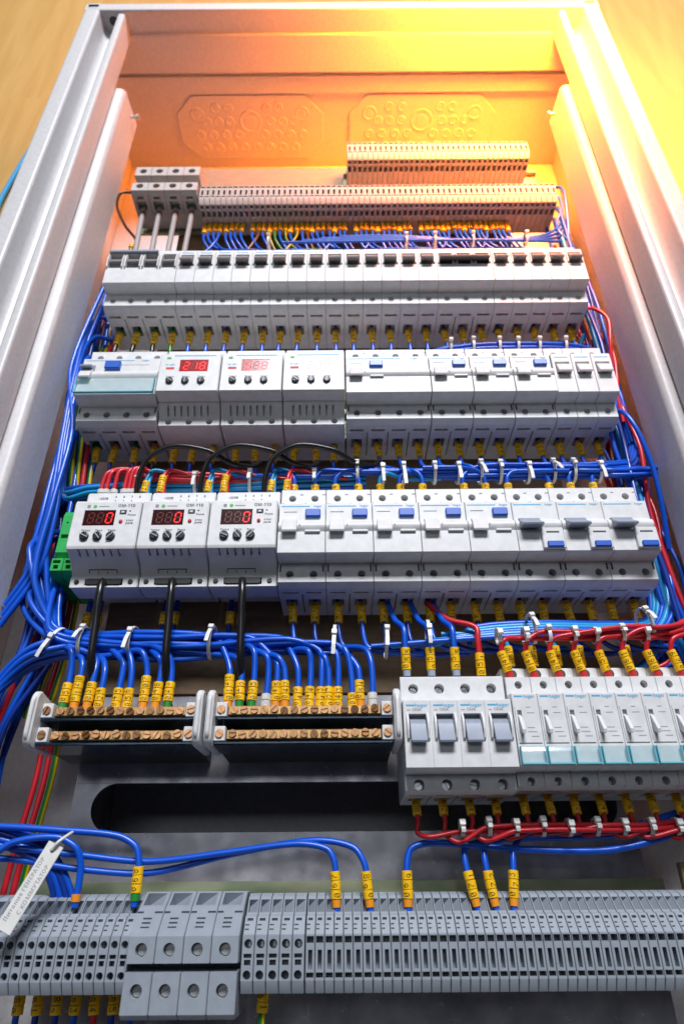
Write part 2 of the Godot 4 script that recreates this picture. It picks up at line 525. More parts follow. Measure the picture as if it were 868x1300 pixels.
func cabinet() -> void:
	var wall := MB.new()
	wall.box(Vector3(-1500, -1000, -112), Vector3(1500, 1900, -86), 0.5)
	var w := part("wall", wall.commit(), mats.wood_wall, self, Vector3(0, FLOOR, 0))
	w.set_meta("kind", "structure")
	var lo := -260.0
	var hi := 953.0
	var coat: Material = mats.powder_coat
	var cab := thing("distribution_cabinet", "open light grey steel electrical cabinet hung on the wood-panelled wall", "cabinet", at(0, 0, 0))
	# stile: outer side, front flange, gutter, sealing lip, back to the side wall (x, z)
	for s in [-1, 1]:
		var P := []
		for q in [Vector2(-307, -85), Vector2(-307, 116)] + arc(Vector2(-303.5, 116.5), 3.5, 180, 90, 4) + [Vector2(-291, 120)] + arc(Vector2(-291, 117), 3, 90, 0, 4) + [Vector2(-287, 103)] + arc(Vector2(-279, 103), 8, 180, 270, 6) + [Vector2(-273, 95)] + arc(Vector2(-271, 97.5), 2.5, 270, 360, 3) + [Vector2(-267, 114)] + arc(Vector2(-264.5, 114), 2.5, 180, 90, 3) + arc(Vector2(-260.5, 114), 2.5, 90, 0, 3) + [Vector2(-258, 90), Vector2(-260, 88), Vector2(-304, 88), Vector2(-304, -85)]:
			P.append(Vector2(q.x if s < 0 else 9.0 - q.x, q.y))
		var b := MB.new()
		b.ext(P, Vector3.RIGHT, Vector3.BACK, Vector3.UP, lo, hi - 1.0, 0.4)
		part("stile", b.commit(), coat, cab)
		# inner upright that carries the rails
		P = []
		for q in [Vector2(-300, 44.5), Vector2(-300, 88), Vector2(-266, 88)] + arc(Vector2(-254, 80.5), 6, 80, 4, 7) + [Vector2(-246.8, 60), Vector2(-246, 44.5)]:
			P.append(Vector2(q.x if s < 0 else 10.0 - q.x, q.y))
		b = MB.new()
		b.ext(P, Vector3.RIGHT, Vector3.BACK, Vector3.UP, lo, 822, 0.8)
		part("upright", b.commit(), coat, cab)
		# fixing screw at the head of the upright
		b = MB.new()
		var sx := -246.0 if s < 0 else 256.0
		b.lathe(Vector3(sx, 806, 62), Vector3(-s, 0, 0), [Vector2(1.6, 0), Vector2(1.6, 7), Vector2(3.4, 7), Vector2(3.4, 9.6), Vector2(0, 10)], 10)
		part("screw", b.commit(), mats.screw_steel, cab)
	# head: top outside, front flange, folded soffit (z, y)
	var head := MB.new()
	head.prism([Vector2(-85, 952.5), Vector2(116, 952.5)] + arc(Vector2(116, 949), 4, 90, 0, 4) + [Vector2(120, 937)] + arc(Vector2(117.5, 937), 2.5, 0, -90, 4) + [Vector2(94, 935), Vector2(93, 930.5), Vector2(88, 929.5), Vector2(52, 928), Vector2(51, 940), Vector2(44, 940), Vector2(44, 934), Vector2(24, 934), Vector2(23, 938), Vector2(-78, 938), Vector2(-85, 938)], -306.6, 315.6, 0.4)
	part("head", head.commit(), coat, cab)
	var hole := MB.new()
	hole.lathe(Vector3(-274, 935.2, 108), Vector3(0, -1, 0), [Vector2(5.5, 0), Vector2(5.5, 0.8), Vector2(3.2, 1.2), Vector2(0, 1.2)], 12)
	part("plug", hole.commit(), mats.dark_plastic, cab)
	var back := MB.new()
	back.box(Vector3(-303.5, lo, -85), Vector3(312.5, 937.5, -80), 0.3)
	part("back_panel", back.commit(), coat, cab)
	var foot := MB.new()
	foot.box(Vector3(-303.5, lo - 4, -79.5), Vector3(312.5, lo - 0.5, 87), 0.3)
	part("bottom_panel", foot.commit(), coat, cab)
	# two gland plates in the roof with knock-outs
	for g in [[-222.0, -22.0], [14.0, 214.0]]:
		var b := MB.new()
		var x0: float = g[0]
		var x1: float = g[1]
		var c := 24.0
		b.ext([Vector2(x0 + c, -66), Vector2(x1 - c, -66), Vector2(x1, -66 + c), Vector2(x1, 20 - c), Vector2(x1 - c, 20), Vector2(x0 + c, 20), Vector2(x0, 20 - c), Vector2(x0, -66 + c)], Vector3.RIGHT, Vector3.BACK, Vector3.UP, 936.2, 937.8, 0.6)
		var plate := part("gland_plate", b.commit(), coat, cab)
		var spots := [[0.5, -14.0, 15.0], [0.14, -4.0, 9.5], [0.86, -4.0, 9.5]]
		for r in [[4.0, [0.27, 0.36, 0.62, 0.7]], [-14.0, [0.2, 0.28, 0.36, 0.64, 0.72, 0.8]], [-32.0, [0.14, 0.23, 0.32, 0.41, 0.59, 0.68, 0.77, 0.86]], [-50.0, [0.17, 0.26, 0.35, 0.44, 0.53, 0.62, 0.71, 0.80]]]:
			for u in r[1]: spots.append([u, r[0], 6.2])
		for q in spots:
			var k := MB.new()
			var R: float = q[2]
			k.lathe(Vector3(lerpf(x0, x1, q[0]), 936.2, q[1]), Vector3(0, -1, 0), [Vector2(R, 0), Vector2(R - 0.5, 0.9), Vector2(R - 1.7, 0.9), Vector2(R - 2.2, 0.3), Vector2(R * 0.5, 0.3), Vector2(R * 0.5 - 0.5, 0.7), Vector2(0, 0.7)], 16)
			part("knockout", k.commit(), coat, plate)
	# mounting plate with a long slot, tan board above it
	var mp := thing("mounting_plate", "bare galvanised mounting plate with a long dark slot", "plate", at(0, 0, 0))
	var b := MB.new()
	var x0 := -186.0
	var x1 := 195.0
	b.box(Vector3(x0, 76.0, 0), Vector3(x1, 136, 2), 0.2)
	b.box(Vector3(x0, lo + 30, 0), Vector3(x1, 45, 2), 0.2)
	for s in [-1, 1]:
		var cx := -157.0 if s < 0 else 170.0
		var edge := x0 if s < 0 else x1
		var pts := [Vector2(edge, 45), Vector2(cx, 45)]
		pts.append_array(arc(Vector2(cx, 60.5), 15.5, 270, 180 if s < 0 else 360, 8))
		pts.append_array(arc(Vector2(cx, 60.5), 15.5, 180 if s < 0 else 0, 90, 8))
		pts.append_array([Vector2(edge, 76)])
		var clean := []
		for p in pts:
			if clean.is_empty() or clean[-1].distance_to(p) > 0.01: clean.append(p)
		b.ext(clean, Vector3.RIGHT, Vector3.UP, Vector3.BACK, 0, 2, 0.0)
	part("plate", b.commit(), mats.galvanised, mp)
	# folded edges that stand the plate off the back of the cabinet
	for e in [[x0, lo + 30, x0 + 2, 136.0], [x1 - 2, lo + 30, x1, 136.0], [x0 + 2.1, 134.0, x1 - 2.1, 136.0], [x0 + 2.1, lo + 30, x1 - 2.1, lo + 32]]:
		b = MB.new()
		b.box(Vector3(e[0], e[1], -79.8), Vector3(e[2], e[3], -0.1), 0.2)
		part("folded_edge", b.commit(), mats.galvanised, mp)
	var tb := MB.new()
	tb.box(Vector3(x0, 138, -2), Vector3(x1, 800, 1.5), 0.3)
	tag(part("back_board", tb.commit(), mats.tan_board, self, Vector3(0, FLOOR, 0)), "tan board behind the rails, showing between the breaker rows", "board")
	var tp := []
	for q in [[-470, 700, -82], [-474, 800, -81], [-478, 855, -80], [-474, 920, -81], [-466, 1000, -82], [-462, 1090, -82]]: tp.append(Vector3(q[0], q[1] + FLOOR, q[2]))
	var cb := MB.new()
	cb.tube(smooth(tp), 3.4, 10)
	tag(part("cable", cb.commit(), mats.wire_cyan, self), "light blue cable on the wood wall outside the cabinet", "cable")
	var cs := MB.new()
	cs.box(Vector3(208, -2, 20), Vector3(232, 24, 26), 0.6)
	tag(part("cardboard_scrap", cs.commit(), mats.tan_board, self, Vector3(0, FLOOR, 0)), "small tan cardboard scrap beside the bottom terminal row", "cardboard")

const ROWS := {"spare": 764.0, "top": 682.0, "one": 523.0, "two": 386.0, "three": 238.0, "four": 92.0, "bottom": -15.0}

func rails() -> void:
	var named := {"spare": "behind the uppermost short terminal row", "top": "behind the long top terminal row", "one": "behind the row of single breakers with grey levers", "two": "behind the row with the voltage relays", "three": "behind the row with the red zero displays", "four": "behind the four-pole breaker", "bottom": "behind the bottom grey terminal row"}
	var hat := [Vector2(2, -17.5), Vector2(3, -17.5)]
	for key in ROWS:
		var b := MB.new()
		var y: float = ROWS[key]
		var x0 := -206.0 if key == "bottom" else -232.0
		var x1 := 203.0 if key == "bottom" else 242.0
		if key == "spare": x0 = 5.0
		if key == "four": x0 = 38.0
		b.prism([Vector2(2.2, -13.5), Vector2(7.2, -13.5), Vector2(7.2, -17.5), Vector2(8.4, -17.5), Vector2(8.4, -12.2), Vector2(3.4, -12.2), Vector2(3.4, 12.2), Vector2(8.4, 12.2), Vector2(8.4, 17.5), Vector2(7.2, 17.5), Vector2(7.2, 13.5), Vector2(2.2, 13.5)], x0, x1, 0.0, [], Vector3(0, y, 0))
		if key == "bottom":  # its upper flange is broad and shows above the terminals
			b.box(Vector3(x0, y + 19, 6), Vector3(x1, y + 31, 8), 0.2)
		tag(part("mounting_rail", b.commit(), mats.rail_zinc, self, Vector3(0, FLOOR, 0)), "yellowish zinc mounting rail " + named[key], "rail", "mounting rails of the cabinet")

# ---------------------------------------------------------------- terminals
func screw_mesh(r: float, slots := 1) -> ArrayMesh:
	var key := "screw%.2f_%d" % [r, slots]
	if not texts.has(key):
		var b := MB.new()
		# two half discs leave the slot between them; a floor below it
		b.lathe(Vector3.ZERO, Vector3.BACK, [Vector2(r, -1.2), Vector2(r, -0.5), Vector2(0, -0.5)], 12)
		var g := r * 0.16
		for s in [-1, 1]:
			var pts := []
			for i in 9:
				var a := asin(g / r) + (PI - 2 * asin(g / r)) * i / 8.0
				pts.append(Vector2(cos(a), sin(a) * s) * r)
			b.ext(pts, Vector3.RIGHT, Vector3.UP, Vector3.BACK, -0.5, 0.35, 0.12)
		texts[key] = b.commit()
	return texts[key]

func add_screw(parent: Node, p: Vector3, r: float, m: Material) -> void:
	var s := part("screw", screw_mesh(r), m, parent, p)
	s.rotation.z = rng.randf() * PI

# slim terminal: funnel, marker shelf and stepped front
func slim_terminal(base: String, w: float, m: Material, group: String, round_holes: bool) -> Node3D:
	var o := pattern(base, "terminal block", group)
	var b := MB.new()
	var P := [Vector2(8, -22), Vector2(8, 24), Vector2(27, 24), Vector2(33, 22), Vector2(41, 13), Vector2(44.5, 12), Vector2(50.5, 3.5), Vector2(52, 3), Vector2(52, -18), Vector2(48, -24), Vector2(30, -24)]
	b.prism(P, 0.16, w - 0.16, 0.3, [3, 5, 7, 9])
	var u0 := 0.46
	var u1 := w - 0.46
	var X := Vector3.RIGHT
	# funnel on the upper slope
	var d := Vector3(0, -9, 8).normalized()
	b.wedge_face(Vector3(0, 22, 33), X, d, Vector3(0, 8, 9).normalized(), u0, u1, 0, sqrt(145.0), [w * 0.14, 2.0, w * 0.9, 10.8], 5.0)
	# marker shelf with two small slots
	d = Vector3(0, -8.5, 6).normalized()
	b.grid_face(Vector3(0, 12, 44.5), X, d, Vector3(0, 6, 8.5).normalized(), u0, u1, 0, sqrt(108.25), [[w * 0.22, 1.0, w * 0.7, 2.6, 2.0], [w * 0.1, 4.6, w * 0.44, 5.4, 1.2], [w * 0.1, 7.2, w * 0.44, 8.0, 1.2]])
	# stepped front
	if round_holes:
		b.holed(Vector3(0, 0, 52), X, Vector3.UP, Vector3.BACK, u0, u1, -5, 3, w * 0.5, -1, minf(2.3, w * 0.34), 9.0)
		b.grid_face(Vector3(0, 0, 52), X, Vector3.UP, Vector3.BACK, u0, u1, -11.5, -5, [[w * 0.18, -7.6, w * 0.82, -5.6, 6.0], [w * 0.24, -11.0, w * 0.76, -8.4, 6.0]])
		b.holed(Vector3(0, 0, 52), X, Vector3.UP, Vector3.BACK, u0, u1, -18, -11.5, w * 0.5, -15.4, minf(2.2, w * 0.33), 9.0)
	else:
		b.grid_face(Vector3(0, 0, 52), X, Vector3.UP, Vector3.BACK, u0, u1, -18, 3, [[w * 0.12, -0.8, w * 0.88, 2.4, 8.0], [w * 0.3, -13.0, w * 0.74, -4.0, 7.0], [w * 0.12, -16.8, w * 0.88, -14.4, 8.0]])
	# underside: wire openings
	d = Vector3(0, 0, -1)
	b.grid_face(Vector3(0, -24, 48), X, d, Vector3.DOWN, u0, u1, 0, 18, [[w * 0.2, 1.5, w * 0.8, 5.0, 6.0], [w * 0.18, 8.0, w * 0.82, 15.0, 8.0]])
	part("housing", b.commit(), m, o)
	if round_holes:
		var s := MB.new()
		s.lathe(Vector3(w * 0.5, -1, 44.0), Vector3.BACK, [Vector2(2.0, 0), Vector2(2.0, 0.8), Vector2(0, 1.1)], 10)
		part("screw", s.commit(), mats.screw_steel, o)
	return o

# large two-tier clamp terminal: f = [upper face top, upper face foot, lower face top, lower face foot]
func clamp_terminal(base: String, w: float, m: Material, group: String, f: Array, r: float) -> Node3D:
	var o := pattern(base, "terminal block", group)
	var b := MB.new()
	var a: float = f[0]
	var P := [Vector2(8, f[3] + 3), Vector2(8, a + 22), Vector2(32, a + 22), Vector2(44, a + 14), Vector2(56, a + 2), Vector2(58, a), Vector2(58, f[1]), Vector2(40, f[1] - 1), Vector2(40, f[2] + 1), Vector2(58, f[2]), Vector2(58, f[3]), Vector2(54, f[3] - 2.5), Vector2(30, f[3] - 2.5)]
	b.prism(P, 0.1, w - 0.1, 0.4, [2, 3, 5, 9, 11])
	var X := Vector3.RIGHT
	b.wedge_face(Vector3(0, a + 22, 32), X, Vector3(0, -8, 12).normalized(), Vector3(0, 12, 8).normalized(), 0.5, w - 0.5, 0, sqrt(208.0), [w * 0.12, 1.5, w * 0.86, 12.8], 8.0)
	b.grid_face(Vector3(0, a + 14, 44), X, Vector3(0, -1, 1).normalized(), Vector3(0, 1, 1).normalized(), 0.5, w - 0.5, 0, 12 * sqrt(2.0), [[w * 0.02, 3.0, w * 0.24, 4.4, 1.5], [w * 0.66, 3.0, w * 0.96, 4.4, 1.5], [w * 0.30, 7.4, w * 0.62, 8.6, 1.5], [w * 0.30, 10.4, w * 0.62, 11.6, 1.5], [w * 0.30, 13.4, w * 0.62, 14.4, 1.5]])
	b.holed(Vector3(0, 0, 58), X, Vector3.UP, Vector3.BACK, 0.5, w - 0.5, f[1], a, w * 0.5, (a + f[1]) * 0.5, r, 12.0)
	b.holed(Vector3(0, 0, 58), X, Vector3.UP, Vector3.BACK, 0.5, w - 0.5, f[3], f[2], w * 0.5, (f[3] + f[2]) * 0.5 + 1.0, r, 12.0)
	b.grid_face(Vector3(0, f[3] - 2.5, 54), X, Vector3(0, 0, -1), Vector3.DOWN, 0.5, w - 0.5, 0, 24, [[w * 0.2, 8, w * 0.8, 18, 8.0], [w * 0.3, 2.0, w * 0.7, 5.0, 4.0]])
	part("housing", b.commit(), m, o)
	for y in [(a + f[1]) * 0.5, (f[3] + f[2]) * 0.5 + 1.0]: add_screw(o, Vector3(w * 0.5, y, 54.0), r * 0.86, mats.screw_steel)
	return o

func top_terminals() -> void:
	var h: float = ROWS.top
	var big := clamp_terminal("clamp_terminal", 17.8, mats.pale_terminal, "large clamp terminals of the long top row", [30.0, 14.5, 1.0, -12.5], 3.9)
	for i in 4: place(big, at(-226 + 17.9 * i, h, 0), "large clamp terminal at the top, %s from the slim terminals" % ["fourth", "third", "second", "first"][i])
	var slim := slim_terminal("slim_terminal", 5.98, mats.pale_terminal, "slim terminals of the long top row", false)
	for i in 65:
		place(slim, at(-153 + 6.0 * i, h, 0), "pale slim terminal in the long top row, %s from the large clamp terminals" % nth(i + 1))
	var spare := slim_terminal("slim_terminal", 5.98, mats.pale_terminal, "slim terminals of the short uppermost row", false)
	for i in 35: place(spare, at(9 + 6.0 * i, ROWS.spare, 0), "slim terminal in the short uppermost row, %s from its inner end" % nth(i + 1))

func bottom_terminals() -> void:
	var h: float = ROWS.bottom
	var two := slim_terminal("feed_terminal", 5.75, mats.grey_plastic, "grey terminals beyond the bottom clamp terminals", true)
	for i in 17: place(two, at(-218.5 + 5.8 * i, h, 0), "small grey round-hole terminal in the bottom row, %s from the clamp terminals" % nth(17 - i))
	var big := clamp_terminal("clamp_terminal", 15.2, mats.grey_plastic, "large grey clamp terminals of the bottom row", [3.0, -9.5, -13.5, -32.0], 3.3)
	var names := ["beside the small round-hole terminals", "second from the round-hole terminals", "second from the slotted terminals", "beside the five wide terminals"]
	for i in 4: place(big, at(-119.5 + 15.3 * i, h, 0), "large grey two-tier clamp terminal in the bottom row, " + names[i])
	var mid := slim_terminal("feed_terminal", 6.95, mats.grey_plastic, "five wide terminals of the bottom row", true)
	for i in 5: place(mid, at(-57.6 + 7.0 * i, h, 0), "wide grey terminal, %s after the large bottom clamp terminals" % nth(i + 1))
	var slim := slim_terminal("slotted_terminal", 5.25, mats.grey_plastic, "slotted terminals of the bottom row", false)
	for i in 44: place(slim, at(-22.2 + 5.3 * i, h, 0), "slim grey slotted terminal in the bottom row, %s from the wide terminals" % nth(i + 1))

# ---------------------------------------------------------------- rail devices
# outlines (z, y); edges whose faces get holes are rebuilt by body()
const MCB := [[8, -41], [57, -41], [62, -37.5], [62, -23], [74, -22.3], [75, -21.3], [75, 21], [74, 22], [62, 23], [62, 40], [61, 41], [8, 41]]

func outline(rows: Array) -> Array:
	var out := []
	for r in rows: out.append(Vector2(r[0], r[1]))
	return out

# body with round screw holes on both shoulders and wire openings underneath; nose: recessed rects on the front face
func body(w: float, poles: int, rows: Array, lower: int, front: int, upper: int, nose: Array, under := 0, hole_r := 2.9) -> MB:
	var b := MB.new()
	var P := outline(rows)
	b.prism(P, 0.08, w - 0.08, 0.35, [lower, front, upper, under])
	var X := Vector3.RIGHT
	var pw := w / poles
	for e in [lower, upper]:
		var a: Vector2 = P[e]
		var c: Vector2 = P[e + 1]
		var y0 := minf(a.y, c.y)
		var y1 := maxf(a.y, c.y)
		var cy := (y0 + y1) * 0.5 + (-1.5 if e == lower else 1.0)
		for i in poles:
			b.holed(Vector3(0, 0, a.x), X, Vector3.UP, Vector3.BACK, maxf(i * pw, 0.43), minf((i + 1) * pw, w - 0.43), y0, y1, (i + 0.5) * pw, cy, hole_r, 9.0, 0.55 if e == lower else 0.0)
	var fa: Vector2 = P[front]
	var fb: Vector2 = P[front + 1]
	b.grid_face(Vector3(0, 0, fa.x), X, Vector3.UP, Vector3.BACK, 0.43, w - 0.43, minf(fa.y, fb.y), maxf(fa.y, fb.y), nose)
	# underside
	var ua: Vector2 = P[under]
	var ub: Vector2 = P[under + 1]
	var rects := []
	for i in poles:
		rects.append([i * pw + 3.0, ub.x - 7.5, (i + 1) * pw - 3.0, ub.x - 5.0, 5.0])
		rects.append([(i + 0.5) * pw - 4.6, 27.0, (i + 0.5) * pw + 4.6, 39.0, 9.0])
		if i > 0: rects.append([i * pw - 0.5, 14.0, i * pw + 0.5, ub.x - 9.0, 4.0])
	b.grid_face(Vector3(0, ua.y, 0), X, Vector3.BACK, Vector3.DOWN, 0.43, w - 0.43, ua.x, ub.x, rects)
	return b

func dress(o: Node3D, w: float, poles: int, z: float, ys: Array, r := 2.3) -> void:
	var pw := w / poles
	for y in ys:
		for i in poles: add_screw(o, Vector3((i + 0.5) * pw, y, z - 6.2), r, mats.screw_steel)
	for i in poles:  # clamp jaws that show in the underside slots
		var b := MB.new()
		b.box(Vector3((i + 0.5) * pw - 3.4, -38.6, 50.2), Vector3((i + 0.5) * pw + 3.4, -37.0, 52.2), 0.2)
		b.lathe(Vector3((i + 0.5) * pw, -38.4, 51), Vector3.DOWN, [Vector2(2.0, 0), Vector2(2.0, 1.2), Vector2(0, 1.6)], 8)
		part("clamp_jaw", b.commit(), mats.brass, o)

func lever_mesh(x0: float, x1: float, y: float, z: float, out: float) -> ArrayMesh:
	# barrel with a flat finger that points out and down
	var b := MB.new()
	b.prism([Vector2(z - 5, y + 5), Vector2(z - 1, y + 6.5), Vector2(z + 1.5, y + 5.2), Vector2(z + 2.6, y + 2.5), Vector2(z + out - 0.6, y - 0.8), Vector2(z + out, y - 2.0), Vector2(z + out - 0.4, y - 3.0), Vector2(z + 2.0, y - 2.0), Vector2(z - 1, y - 5), Vector2(z - 5, y - 4)], x0, x1, 0.35)
	return b.commit()

# flat slab hanging out and down from a slot
func slab_mesh(x0: float, x1: float, y: float, z: float, out: float, drop: float) -> ArrayMesh:
	var b := MB.new()
	b.prism([Vector2(z - 5, y + 5), Vector2(z - 1.5, y + 5.5), Vector2(z + 1.0, y + 4.2), Vector2(z + 2.2, y + 1.6), Vector2(z + out - 0.8, y - drop + 0.8), Vector2(z + out, y - drop - 0.2), Vector2(z + out - 0.5, y - drop - 1.2), Vector2(z + out - 1.6, y - drop - 1.2), Vector2(z - 1, y - 3.6), Vector2(z - 5, y - 3.5)], x0, x1, 0.35)
	return b.commit()

func print_text(o: Node3D, s: String, cap: float, p: Vector3, m: Material) -> void:
	part("lettering", lettering(s, cap), m, o, p)

func print_bar(o: Node3D, a: Vector3, b: Vector3, m: Material, called := "print") -> void:
	var k := MB.new()
	k.box(a, b, 0.02)
	part(called, k.commit(), m, o)

func single_breaker(joined := 1, dark := false) -> Node3D:
	var w := 17.6 * joined
	var o := pattern("three_pole_breaker" if dark else "circuit_breaker", "breaker", "" if dark else "single breakers of the first breaker row")
	var nose := []
	for i in joined: nose.append([i * 17.6 + 2.6, 1.0, i * 17.6 + 15.0, 17.0, 4.5])
	part("body", body(w, joined, MCB, 2, 5, 8, nose).commit(), mats.white_plastic, o)
	dress(o, w, joined, 62, [-32.5, 33.0])
	if dark:
		part("lever", slab_mesh(2.8, w - 2.8, 9.5, 75.0, 7.5, 5.5), mats.lever_dark, o)
	else:
		part("lever", slab_mesh(3.2, 14.4, 9.5, 75.0, 7.5, 5.5), mats.lever_dim, o)
	for i in joined:
		var b := MB.new()
		for x in [i * 17.6 + 1.3, i * 17.6 + 15.1]:
			b.prism([Vector2(74.9, 0.5), Vector2(76.6, 2), Vector2(77, 9), Vector2(76.4, 15), Vector2(74.9, 17)], x, x + 1.2, 0.2)
		part("lever_guard", b.commit(), mats.white_plastic, o)
	for i in joined: print_bar(o, Vector3(i * 17.6 + 3, 19.2, 75), Vector3(i * 17.6 + 14, 20.3, 75.06), mats.ink_blue)
	return o

func main_switch() -> Node3D:
	var w := 70.6
	var o := pattern("main_switch", "switch", "")
	var nose := []
	for i in 4: nose.append([i * 17.65 + 2.2, -1.0, i * 17.65 + 15.4, 18.5, 6.0])
	part("body", body(w, 4, MCB, 2, 5, 8, nose).commit(), mats.white_plastic, o)
	dress(o, w, 4, 62, [-32.5, 33.0])
	for i in 4:
		part("lever", lever_mesh(i * 17.65 + 2.8, i * 17.65 + 14.8, 8.0, 72.0, 6.0), mats.lever_dim, o)
		for x in [i * 17.65 + 0.7, i * 17.65 + 15.5]:
			var b := MB.new()
			b.prism([Vector2(74.9, -3), Vector2(77.4, -1), Vector2(78, 8), Vector2(77, 15), Vector2(74.9, 18)], x, x + 1.4, 0.3)
			part("lever_guard", b.commit(), mats.white_plastic, o)
	var k := MB.new()
	k.box(Vector3(1, 18.8, 75), Vector3(50, 21.6, 78), 0.3)
	part("lever_tie_bar", k.commit(), mats.lever_grey, o)
	return o

const RCD := [[8, -41], [57, -41], [62, -37.5], [62, -23], [75.4, -22.3], [76.4, -21.3], [76.4, -4.6], [73.4, -4.2], [75.6, -2.6], [76.9, -0.4], [77.0, 1.8], [75.8, 4.0], [73.4, 5.4], [73.0, 6.4], [73.0, 21], [72, 22], [62, 23], [62, 40], [61, 41], [8, 41]]

# residual-current device with a horizontal barrel, a lever and a blue test button
func residual_device(mods: int, button_low: bool, base: String, group: String) -> Node3D:
	var w := 17.6 * mods
	var o := pattern(base, "breaker", group)
	var slots := [[3.5, 13.6, 13.5, 14.4, 0.8]]
	var b := body(w, mods, RCD, 2, 13, 16, slots if not button_low else [[1.2, 20.0, 2.0, 20.4, 0.3]])
	part("body", b.commit(), mats.white_plastic, o)
	dress(o, w, mods, 62, [-32.5, 33.0])
	print_bar(o, Vector3(1.5, 18.4, 73.0), Vector3(w * 0.66, 19.3, 73.06), mats.ink_blue)
	print_text(o, "hager", 1.7, Vector3(w * 0.83, 19.0, 73.05), mats.ink_blue)
	if not button_low:
		part("lever", slab_mesh(3.0, 14.0, 1.0, 76.4, 5.2, 6.2), mats.white_plastic, o)
		print_bar(o, Vector3(5.2, 2.4, 77.0), Vector3(10.6, 4.0, 77.25), mats.ink_grey)
		var k := MB.new()
		k.box(Vector3(20.0, 9.2, 72.5), Vector3(31.5, 15.6, 75.6), 0.6)
		part("test_button", k.commit(), mats.blue_button, o)
		k = MB.new()
		k.box(Vector3(20.0, -5.6, 76.0), Vector3(31.5, -3.6, 78.2), 0.4)
		part("ledge", k.commit(), mats.white_plastic, o)
		print_text(o, "0", 1.6, Vector3(16.0, 0.6, 77.1), mats.ink_grey)
	else:
		part("lever", slab_mesh(3.0, 19.0, 0.6, 76.4, 9.5, 4.0), mats.lever_grey, o)
		var k := MB.new()
		k.box(Vector3(17.8, -20.6, 76.2), Vector3(w - 0.8, -3.8, 79.0), 0.6)
		part("test_panel", k.commit(), mats.white_plastic, o)
		print_bar(o, Vector3(21.2, -8.4, 79.0), Vector3(31.0, -7.0, 79.06), mats.ink)
		k = MB.new()
		k.box(Vector3(20.5, -20.2, 78.8), Vector3(w - 2.6, -15.6, 81.0), 0.5)
		part("test_button", k.commit(), mats.blue_button, o)
	# joint clips where the halves of the casing meet
	for x in [1.2, w - 2.4]:
		print_bar(o, Vector3(x, -29.6, 61.9), Vector3(x + 1.2, -24.2, 62.5), mats.dark_plastic, "casing_clip")
	for i in mods:
		print_bar(o, Vector3((i + 0.5) * 17.6 + 6.0, 35.5, 62.0), Vector3((i + 0.5) * 17.6 + 8.6, 36.5, 62.06), mats.ink_grey)
		print_bar(o, Vector3((i + 0.5) * 17.6 - 8.2, 25.6, 62.0), Vector3((i + 0.5) * 17.6 - 6.4, 28.5, 62.06), mats.ink_grey)
	return o

func end_breaker() -> Node3D:
	var o := pattern("circuit_breaker", "breaker", "single breakers at the end of the second breaker row")
	part("body", body(17.6, 1, MCB, 2, 5, 8, [[2.4, -2.0, 15.2, 12.0, 4.5]]).commit(), mats.white_plastic, o)
	dress(o, 17.6, 1, 62, [-32.5, 33.0])
	part("lever", slab_mesh(3.0, 14.6, 4.4, 75.0, 5.5, 6.0), mats.white_plastic, o)
	print_bar(o, Vector3(2.5, 16.5, 75), Vector3(15, 17.6, 75.06), mats.ink_blue)
	print_bar(o, Vector3(5.0, 5.6, 76.4), Vector3(12.5, 6.8, 76.7), mats.ink_grey)
	return o

func clear_cover(o: Node3D, x0: float, x1: float, y0: float, y1: float, z: float, out: float) -> void:
	var b := MB.new()
	b.prism([Vector2(z, y0), Vector2(z + out, y0 + 0.6), Vector2(z + out, y1 - 1.2), Vector2(z + out - 1.0, y1), Vector2(z, y1)], x0, x1, 0.3)
	var cover := part("label_cover", b.commit(), mats.teal_cover, o)
	# the cut edges of the clear plastic show their colour
	var e := MB.new()
	e.box(Vector3(x0 + 0.1, y0 - 0.5, z + out * 0.3), Vector3(x1 - 0.1, y0 + 0.6, z + out + 0.1), 0.15)
	part("cover_edge", e.commit(), mats.teal_edge, cover)
	for x in [x0 - 0.05, x1 - 0.75]:
		e = MB.new()
		e.box(Vector3(x, y0 + 0.7, z + out * 0.3), Vector3(x + 0.8, y1 - 0.3, z + out + 0.1), 0.15)
		part("cover_edge", e.commit(), mats.teal_edge, cover)

func covered_device() -> Node3D:
	var w := 70.4
	var o := pattern("residual_current_breaker", "breaker", "")
	part("body", body(w, 4, RCD, 2, 13, 16, [[30, 13.6, 60, 14.2, 0.6]]).commit(), mats.white_plastic, o)
	dress(o, w, 4, 62, [-32.5, 33.0])
	part("lever", slab_mesh(2.0, 12.0, 1.0, 76.4, 5.2, 6.0), mats.white_plastic, o)
	part("lever", lever_mesh(2.0, 12.0, 8.0, 72.5, 9.5), mats.lever_grey, o)
	var k := MB.new()
	k.box(Vector3(21.0, 8.0, 72.6), Vector3(35.0, 16.5, 76.4), 0.6)
	part("test_button", k.commit(), mats.blue_button, o)
	clear_cover(o, 0.6, w - 0.6, -21.5, -5.0, 76.6, 3.4)
	print_bar(o, Vector3(2, 18.6, 73), Vector3(46, 19.4, 73.06), mats.ink_blue)
	print_text(o, "hager", 1.6, Vector3(56, 19.0, 73.05), mats.ink_blue)
	for x in [1.2, w - 2.4]: print_bar(o, Vector3(x, -29.6, 61.9), Vector3(x + 1.2, -24.2, 62.5), mats.dark_plastic, "casing_clip")
	return o

